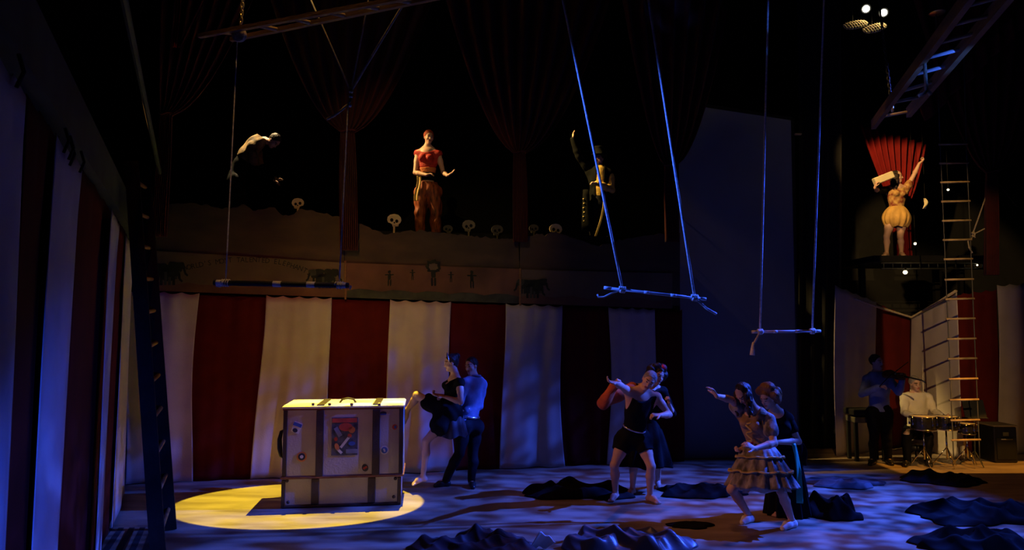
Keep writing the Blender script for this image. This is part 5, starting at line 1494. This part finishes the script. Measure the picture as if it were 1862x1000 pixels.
# ------------------------------------------------------------------ lamps at upper right
M_LENS = mat('lit_lamp_lens', (1.0, 0.93, 0.72), 0.3, var=0.0, emit=14.0)
M_BULB = mat('lit_bulb', (1.0, 0.86, 0.55), 0.3, var=0.0, emit=5.0)
YL = 10.2
for x, y, lab in ((1575, 16, 'left one of the two lit stage lamps at the upper right'), (1607, 23, 'right one of the two lit stage lamps at the upper right')):
    p = P(x, y, YL); d = norm(CO + np.array([2.5, 0, 0.5]) - p)
    t = thing('stage_lamp', p, lab, 'lamp', 'stage lamps at the upper right')
    MB().lathe(p, [(0.004, -0.2), (0.05, -0.19), (0.07, -0.12), (0.075, 0.0), (0.07, 0.0), (0.06, -0.03), (0.004, -0.032)], axis=d, n=20).build('housing', M_BLACK, t, smooth=True)
    MB().lathe(p, [(0.004, -0.018), (0.05, -0.015), (0.05, -0.005), (0.003, 0.004)], axis=d, n=20).build('lens', M_LENS, t, smooth=True)
    MB().tube([p - d * 0.1 + EZ * 0.07, np.array([(p - d * 0.1)[0], (p - d * 0.1)[1], 9.5])], 0.012, 6).build('yoke', M_BLACK, t)
    q = P(x - 20 if x < 1600 else x - 17, 45 if x < 1600 else 51, YL)
    sh = thing('woven_oval', q, 'oval woven lattice below the %s stage lamp at upper right' % ('left' if x < 1600 else 'right'), 'reflector', 'woven ovals at the upper right')  # oval shape built as a lattice of ribs and wefts
    ax = norm(P(x + 10, 40, YL) - P(x - 45, 52, YL)) if x < 1600 else norm(P(x, 44, YL) - P(x - 40, 56, YL))
    sv = norm(np.array([-0.1, 0.55, 0.8]))
    for k in range(-4, 5):
        w = math.sqrt(max(0.02, 1 - (k / 5) ** 2))
        c = q + ax * k * 0.04
        pts = [c + sv * 0.10 * w * math.cos(a) - np.array([0, 0.06, 0.03]) * w * math.sin(a) for a in np.linspace(0, math.pi, 11)]
        MB().tube(pts, 0.009, 6).build('rib', M_ROPE, sh, smooth=True)
    for b in np.linspace(0.5, math.pi - 0.5, 4):
        pts = [q + ax * u * 0.19 + sv * 0.10 * math.sqrt(max(0.03, 1 - u * u)) * math.cos(b) - np.array([0, 0.06, 0.03]) * math.sqrt(max(0.03, 1 - u * u)) * math.sin(b) for u in np.linspace(-0.97, 0.97, 11)]
        MB().tube(pts, 0.007, 6).build('weft', M_ROPE, sh, smooth=True)
    MB().tube([q + sv * 0.09, np.array([q[0], q[1], 9.5])], 0.005, 6).build('hanger', M_BLACK, sh)
    L = bpy.data.lights.new('lamp_glow', 'SPOT'); L.energy = 5; L.color = (1, 0.75, 0.3); L.shadow_soft_size = 0.03; L.spot_size = math.radians(95); L.spot_blend = 0.5
    lo = bpy.data.objects.new('lamp_glow', L); C.objects.link(lo); lo.location = tuple(p + d * 0.1 - EZ * 0.02)
    lo.rotation_euler = Vector(tuple(q - (p + d * 0.1))).to_track_quat('-Z', 'Y').to_euler()
p = P(1704, 23, YR - 0.05)
tag(MB().lathe(p, [(0.003, -0.012), (0.11, -0.01), (0.12, 0.0), (0.10, 0.018), (0.04, 0.035), (0.003, 0.04)], axis=(0, 0.0, 1), n=24).build('ceiling_rose', M_BRASS, smooth=True), 'round brass plate at the top of the rope ladder', 'plate')

# ------------------------------------------------------------------ right platform
pl0, pl1 = P(1590, 470, 12.0), P(1800, 470, 12.0)
px0, px1 = float(pl0[0]), float(pl1[0])
pt = thing('raised_platform', ((px0 + px1) / 2, 12.8, 0), 'dark raised platform under the girl at the right', 'platform')
MB().box(((px0 + px1) / 2, 12.75, PLAT_Z - 0.06), (px1 - px0, 1.5, 0.11)).build('deck', M_BLACK, pt)
for zz, r in ((-0.14, 0.018), (-0.24, 0.016)):
    MB().tube([(px0 + 0.1, 11.98, PLAT_Z + zz), (px1 - 0.1, 11.98, PLAT_Z + zz)], r, 8).build('edge_bar', M_DARKSTEEL, pt, smooth=True)
for k in range(12):
    x = px0 + 0.15 + k * (px1 - px0 - 0.3) / 11
    MB().tube([(x, 11.98, PLAT_Z - 0.14), (x, 11.98, PLAT_Z - 0.24)], 0.01, 6).build('strut', M_DARKSTEEL, pt, smooth=True)
for x in (px0 + 0.1, px1 - 0.1):
    for y in (12.65, 13.4):
        MB().box((x, y, (PLAT_Z - 0.11) / 2), (0.09, 0.09, PLAT_Z - 0.11)).build('leg', M_BLACK, pt)
for x, y, Y, r, lab in ((1646, 495, 11.98, 0.036, 'bright bulb hanging below the platform of the girl'), (1664, 443, 12.6, 0.024, 'small bulb right of the platform girl near her feet'),
                        (1724, 345, 12.7, 0.02, 'small bulb behind the upper rungs of the rope ladder'), (1777, 482, 12.0, 0.014, 'tiny bulb at the right end of the platform edge')):
    c = P(x, y, Y)
    t = thing('bulb_lamp', c - EZ * r, lab, 'lamp', 'small bulbs around the platform')
    MB().ball(c, r, 14, 10).build('bulb', M_BULB, t, smooth=True)
    MB().lathe(c + EZ * r * 0.8, [(r * 0.6, 0), (r * 0.65, r * 0.8), (r * 0.4, r * 1.6), (0.004, r * 1.7)], n=12).build('socket', M_BLACK, t, smooth=True)
    MB().tube([c + EZ * r * 2.4, np.array([c[0], c[1], PLAT_Z - 0.2 if c[2] < PLAT_Z else 9.5])], 0.004, 6).build('cord', M_BLACK, t)
c = P(1682, 370, 12.5)
pst = thing('paper_scrap', c, 'pale paper scrap hanging right of the platform girl', 'paper')
MB().tube([c + EZ * 0.1, np.array([c[0], c[1], 9.5])], 0.003, 5).build('string', M_BLACK, pst)
(sheet(7, 14, lambda u, v: c + np.array([(u - 0.5) * 0.06 * (0.5 + v), 0.02 * math.sin(5 * v + 3 * u), 0.10 - 0.2 * v]) + np.array([0.02 * math.sin(4 * v), 0, 0]), 'paper', M_PAPER, pst))
gk = P(1768, 427, 11.02)
gt = thing('guy_rope', gk, 'knotted guy rope between the rope ladder and the dark curtain at right', 'rope')
MB().tube([P(1797, 345, 11.02), P(1783, 385, 11.02), gk], 0.011, 7).build('rope', M_ROPE, gt, smooth=True)
MB().tube([gk, P(1784, 419, 11.02), P(1800, 411, 11.02)], 0.010, 7).build('rope', M_ROPE, gt, smooth=True)
MB().tube([gk + np.array([0.03 * math.cos(i), -0.02, 0.1 * (i / 12 - 0.5) + 0.02 * math.sin(i)]) for i in range(13)], 0.012, 6).build('knot', M_ROPE, gt, smooth=True)
MB().tube([gk - EZ * 0.04, P(1760, 438, 11.02), P(1762, 450, 11.02), P(1768, 460, 11.02)], 0.012, 7).build('rope_tail', M_ROPE, gt, smooth=True)
tag(MB().tube([P(1806, 320, 11.0), P(1832, 355, 11.0), P(1850, 377, 11.0)], 0.005, 6).build('wire', M_DARKSTEEL, smooth=True), 'thin wire running right from the long gathered curtain', 'wire')

# ------------------------------------------------------------------ cloth heaps on the floor
def heap(x0, x1, yc, depth, hgt, m, label, seed, group='cloths dropped on the floor', nu=150, nv=70, gloss=1.0):
    A_, B_ = F(x0, yc), F(x1, yc)
    c = (A_ + B_) / 2; L = np.linalg.norm(B_ - A_) / 2; D = depth
    r = np.random.default_rng(seed)
    ph = r.uniform(0, 6.28, 12); fq = r.uniform(0.7, 1.4, 12)
    rr = [1 + 0.16 * math.sin(k * 2.1 + ph[k % 12]) for k in range(7)]
    def fn(u, v):
        a = u * 2 * math.pi; q = v
        edge = 1 + 0.13 * math.sin(3 * a + ph[0]) + 0.09 * math.sin(5 * a + ph[1]) + 0.05 * math.sin(11 * a + ph[2])
        x = math.cos(a) * q * edge; y = math.sin(a) * q * edge
        body = max(0.0, 1 - q ** 3.5) ** 0.7
        X, Y = x * L, y * D
        rd = lambda i, kx, ky: 1.06 - math.sqrt(0.015 + math.sin(kx * X * fq[i] + ky * Y * fq[i + 1] + ph[i] + 0.9 * math.sin(2.1 * X + ph[i + 2]) + 0.7 * math.sin(3.0 * Y + ph[i + 3])) ** 2)
        f = 0.46 * rd(2, 4.0, 8.5) ** 1.3 + 0.34 * rd(4, -7.0, 10.0) ** 1.2 + 0.14 * rd(6, 15.0, 13.0) ** 1.2
        big = 0.5 + 0.5 * math.sin(2.6 * X * fq[8] + ph[8]) * math.sin(3.2 * Y + ph[9])
        z = 1.25 * hgt * body * (0.08 + 0.95 * f * (0.35 + 0.85 * big) + 0.16 * big) + 0.004
        shift = 0.04 * math.sin(9 * Y + ph[5]) * body
        return c + np.array([X + shift, Y, z])
    return tag(sheet(nu, nv, lambda u, v: fn(u, 0.02 + 0.98 * v), 'dropped_cloth', m, thick=-0.006), label, 'cloth', group)
M_DARKCLOTH = mat('black_dropped_cloth', (0.006, 0.0055, 0.0065), 0.85, spec=0.12)
M_SATIN = mat('slate_satin', (0.085, 0.08, 0.10), 0.40, var=0.15, sheen=0.1, spec=0.7)
M_PLUM = mat('plum_velvet', (0.035, 0.014, 0.02), 0.6, sheen=0.15)
M_SLATE = mat('slate_blue_cloth', (0.04, 0.042, 0.055), 0.7, sheen=0.2)
heap(955, 1150, 899, 0.30, 0.22, M_DARKCLOTH, 'black cloth heap left of the man in black', 1)
heap(1197, 1345, 897, 0.30, 0.26, M_DARKCLOTH, 'black cloth heap between the two couples at the right', 2)
heap(1462, 1602, 880, 0.30, 0.14, M_SLATE, 'flat slate blue cloth behind the ruffled dress', 3)
heap(1645, 1790, 875, 0.30, 0.13, M_DARKCLOTH, 'dim flat cloth in front of the band', 4)
heap(1462, 1562, 938, 0.22, 0.30, M_DARKCLOTH, 'rumpled black cloth right of the white slipper', 5)
heap(1035, 1252, 990, 0.36, 0.26, M_SATIN, 'shiny slate satin cloth at the bottom edge, centre right', 6)
heap(760, 985, 998, 0.28, 0.20, M_PLUM, 'plum velvet cloth at the bottom edge left of the satin one', 7)
heap(1655, 1900, 938, 0.42, 0.20, M_DARKCLOTH, 'wide black cloth at the right edge of the floor', 8)
heap(1672, 1880, 995, 0.28, 0.22, M_DARKCLOTH, 'black cloth in the bottom right corner', 9)
heap(1215, 1295, 957, 0.10, 0.05, M_DARKCLOTH, 'small flat dark scrap left of the lunging woman', 10)
pw = P(985, 985, 6.75)
tag(sheet(9, 14, lambda u, v: F(962, 1000) + np.array([(0.16 * u + 0.1 * v), 0.05 * math.sin(3 * u), 0.012 + 0.16 * v * (1 - 0.6 * u) + 0.012 * math.sin(12 * u)]), 'cloth_corner', M_SHOE), 'white cloth corner sticking up beside the plum velvet', 'cloth', 'cloths dropped on the floor')

# striped mat at the lower left
mt = thing('striped_mat', F(225, 985), 'striped brown floor mat at the foot of the leaning ladder', 'mat')
ma, mb2, mc, md = F(196, 962), F(284, 960), F(262, 1030), F(140, 1030)
for k in range(9):
    u0, u1 = k / 9, (k + 1) / 9
    q = [lerp(ma, mb2, u0), lerp(ma, mb2, u1), lerp(md, mc, u1), lerp(md, mc, u0)]
    MB().add([p + EZ * 0.001 for p in q[::-1]] + [p + EZ * (0.010 if k % 2 else 0.013) for p in q[::-1]], [(0, 1, 2, 3), (7, 6, 5, 4), (0, 4, 5, 1), (1, 5, 6, 2), (2, 6, 7, 3), (3, 7, 4, 0)]).build('stripe', mat('mat_tan', (0.26, 0.18, 0.11), 0.9) if k % 2 else mat('mat_dark', (0.03, 0.028, 0.026), 0.9), mt)

# ------------------------------------------------------------------ band gear
# violin and bow
va, vb = P(1606, 680, 10.85 - 0.12), P(1640, 687, 10.85 - 0.36)
vd = norm(vb - va); vu = norm(np.array([-0.15, -0.55, 0.8]) - vd * (np.array([-0.15, -0.55, 0.8]) @ vd)); vs = np.cross(vd, vu)
vt = thing('violin', va, 'dark violin under the chin of the standing musician', 'violin')
half_ = [(0, 0.0), (0.02, 0.07), (0.08, 0.10), (0.13, 0.085), (0.165, 0.055), (0.20, 0.055), (0.235, 0.075), (0.29, 0.08), (0.335, 0.055), (0.35, 0.0)]
ol = half_ + [(x, -y) for x, y in half_[-2:0:-1]]
MB().plate(ol, va, vd, vs, vu, 0.04).build('violin_body', mat('violin_varnish', (0.09, 0.03, 0.012), 0.3), vt)
MB().tube([va + vd * 0.33 + vu * 0.035, va + vd * 0.58 + vu * 0.03, va + vd * 0.62 + vu * 0.015, va + vd * 0.64 - vu * 0.01], [0.014, 0.011, 0.014, 0.008], 8).build('neck', M_BLACKSHOE, vt, smooth=True)
MB().box(va + vd * 0.2 + vu * 0.055, (0.006, 0.04, 0.03), [vd, vs, vu]).build('bridge', M_PALEWOOD, vt)
w0 = P(1599, 703, 10.85 - 0.40)
tag(MB().tube([w0, lerp(w0, va + vd * 0.18 + vu * 0.09, 0.6), va + vd * 0.18 + vu * 0.09 + norm(va + vd * 0.18 - w0) * 0.35], 0.006, 6).build('violin_bow', M_DARKWOOD, smooth=True), 'violin bow held by the standing musician', 'bow')
# drums
M_CHROME = mat('chrome', (0.7, 0.66, 0.58), 0.12, 1.0)
M_DRUMHEAD = mat('drum_head', (0.55, 0.5, 0.42), 0.5)
def drum(px, py, Y, r, hgt, lab):
    c = P(px, py, Y)
    t = thing('drum', np.array([c[0], c[1], 0]), lab, 'drum', 'drums of the seated drummer')
    MB().lathe(c - EZ * hgt, [(r * 0.98, 0), (r, 0.01), (r, hgt - 0.012), (r * 0.98, hgt)], n=28).build('shell', mat('drum_shell', (0.05, 0.045, 0.04), 0.2, 0.7), t, smooth=True)
    MB().lathe(c, [(0.003, 0), (r * 0.97, 0.0), (r * 0.97, 0.006), (0.003, 0.007)], n=28).build('head', M_DRUMHEAD, t)
    for dz in (0.0, -hgt + 0.01):
        MB().tube([c + np.array([r * 1.02 * math.cos(a), r * 1.02 * math.sin(a), dz]) for a in np.linspace(0, 2 * math.pi, 33)], 0.009, 6, cap=False).build('hoop', M_CHROME, t, smooth=True)
    for k in range(8):
        a = k * math.pi / 4 + 0.2
        q = c + np.array([(r + 0.014) * math.cos(a), (r + 0.014) * math.sin(a), 0])
        MB().tube([q, q - EZ * hgt * 0.55], 0.006, 6).build('tension_rod', M_CHROME, t, smooth=True)
        MB().box(q - EZ * hgt * 0.55, (0.02, 0.02, 0.04), chamfer=0.004).build('lug', M_CHROME, t)
    MB().tube([c - EZ * hgt, np.array([c[0], c[1], 0.12])], 0.013, 8).build('stand_pole', M_CHROME, t, smooth=True)
    for k in range(3):
        a = k * 2.094 + 0.4
        MB().tube([np.array([c[0], c[1], 0.30]), np.array([c[0] + 0.2 * math.cos(a), c[1] + 0.2 * math.sin(a), 0.012])], 0.009, 6).build('stand_leg', M_CHROME, t, smooth=True)
drum(1678, 757, 10.62, 0.17, 0.20, 'left drum in front of the seated drummer')
drum(1719, 757, 10.66, 0.165, 0.20, 'middle drum in front of the seated drummer')
drum(1757, 770, 10.72, 0.12, 0.16, 'small right drum below the music stand')
dz = P(1667, 785, 11.2)
st = thing('drum_stool', np.array([dz[0], dz[1] + 0.05, 0]), 'round stool under the seated drummer', 'stool')
MB().lathe((dz[0], dz[1] + 0.05, float(dz[2]) - 0.26), [(0.02, -0.03), (0.16, -0.03), (0.17, 0.0), (0.17, 0.04), (0.14, 0.06), (0.004, 0.06)], n=24).build('seat', M_BLACKSHOE, st, smooth=True)
for k in range(3):
    a = k * 2.094
    MB().tube([(dz[0], dz[1] + 0.05, float(dz[2]) - 0.29), (dz[0] + 0.2 * math.cos(a), dz[1] + 0.05 + 0.2 * math.sin(a), 0.012)], 0.012, 6).build('leg', M_DARKSTEEL, st, smooth=True)
# music stand
ms = P(1771, 743, 10.75)
t = thing('music_stand', np.array([ms[0], ms[1], 0]), 'black music stand right of the drums', 'music stand')
mx = norm([1, -0.25, 0]); my = norm([0.05, 0.35, 0.9])
MB().box(ms, (0.30, 0.012, 0.28), [mx, np.cross(my, mx), my], chamfer=0.003).build('desk', M_BLACKSHOE, t)
MB().box(ms - my * 0.14 + np.array([0, -0.03, 0]), (0.28, 0.05, 0.012), [mx, np.cross(EZ, mx), EZ]).build('lip', M_DARKSTEEL, t)
MB().tube([ms, (ms[0], ms[1] + 0.03, 0.15)], 0.012, 6).build('pole', M_DARKSTEEL, t)
for k in range(3):
    a = k * 2.094 + 0.5
    MB().tube([(ms[0], ms[1] + 0.03, 0.22), (ms[0] + 0.2 * math.cos(a), ms[1] + 0.03 + 0.2 * math.sin(a), 0.01)], 0.008, 6).build('leg', M_DARKSTEEL, t)
# paper leaning beside the stand
q = F(1757, 838)
tag(MB().box(q + EZ * 0.19 + np.array([0, 0.05, 0]), (0.05, 0.01, 0.30), [norm([1, 0, -0.12]), np.array([0, 1.0, 0]), norm([0.12, 0, 1])]).build('song_sheet', M_PAPER), 'narrow pale sheet standing by the foot of the music stand', 'paper')
# bench behind the violinist, equipment case
c = P(1573, 748, 11.2)
t = thing('black_bench', np.array([c[0], c[1], 0]), 'black bench left of the violinist', 'bench')
MB().box((c[0], c[1], c[2]), (0.55, 0.35, 0.10), chamfer=0.015).build('seat', M_BLACK, t)
MB().box((c[0], c[1], c[2] - 0.12), (0.5, 0.3, 0.09), chamfer=0.01).build('seat_frame', M_DIMBONE, t)
for sx in (-1, 1):
    for sy in (-1, 1):
        MB().box((c[0] + sx * 0.22, c[1] + sy * 0.12, (c[2] - 0.16) / 2), (0.05, 0.05, c[2] - 0.16)).build('leg', M_BLACK, t)
# speaker box
sa = F(1831, 842)
t = thing('speaker_box', sa + np.array([0, 0.2, 0]), 'black speaker box in front of the white drape at the right edge', 'speaker')
hh = float(P(1831, 776, sa[1])[2])
MB().box(sa + np.array([0, 0.2, hh / 2]), (0.36, 0.4, hh), chamfer=0.015).build('cabinet', M_BLACKSHOE, t)
MB().box(sa + np.array([0, 0.2, hh + 0.012]), (0.38, 0.42, 0.025), chamfer=0.006).build('top_board', mat('lit_top_paint', (0.22, 0.17, 0.11), 0.7), t)  # paler colour stands for the light on the cabinet top
MB().box(sa + np.array([0, -0.006, hh * 0.40]), (0.30, 0.014, hh * 0.6), chamfer=0.004).build('grille', M_BLACK, t)
MB().box(sa + np.array([0.0, -0.006, hh * 0.80]), (0.09, 0.012, 0.06), chamfer=0.003).build('badge', M_DIMBONE, t)
MB().tube([sa + np.array([-0.09, -0.02, hh * 0.66]), sa + np.array([0.09, -0.02, hh * 0.66])], 0.01, 6).build('handle', M_STEEL, t, smooth=True)
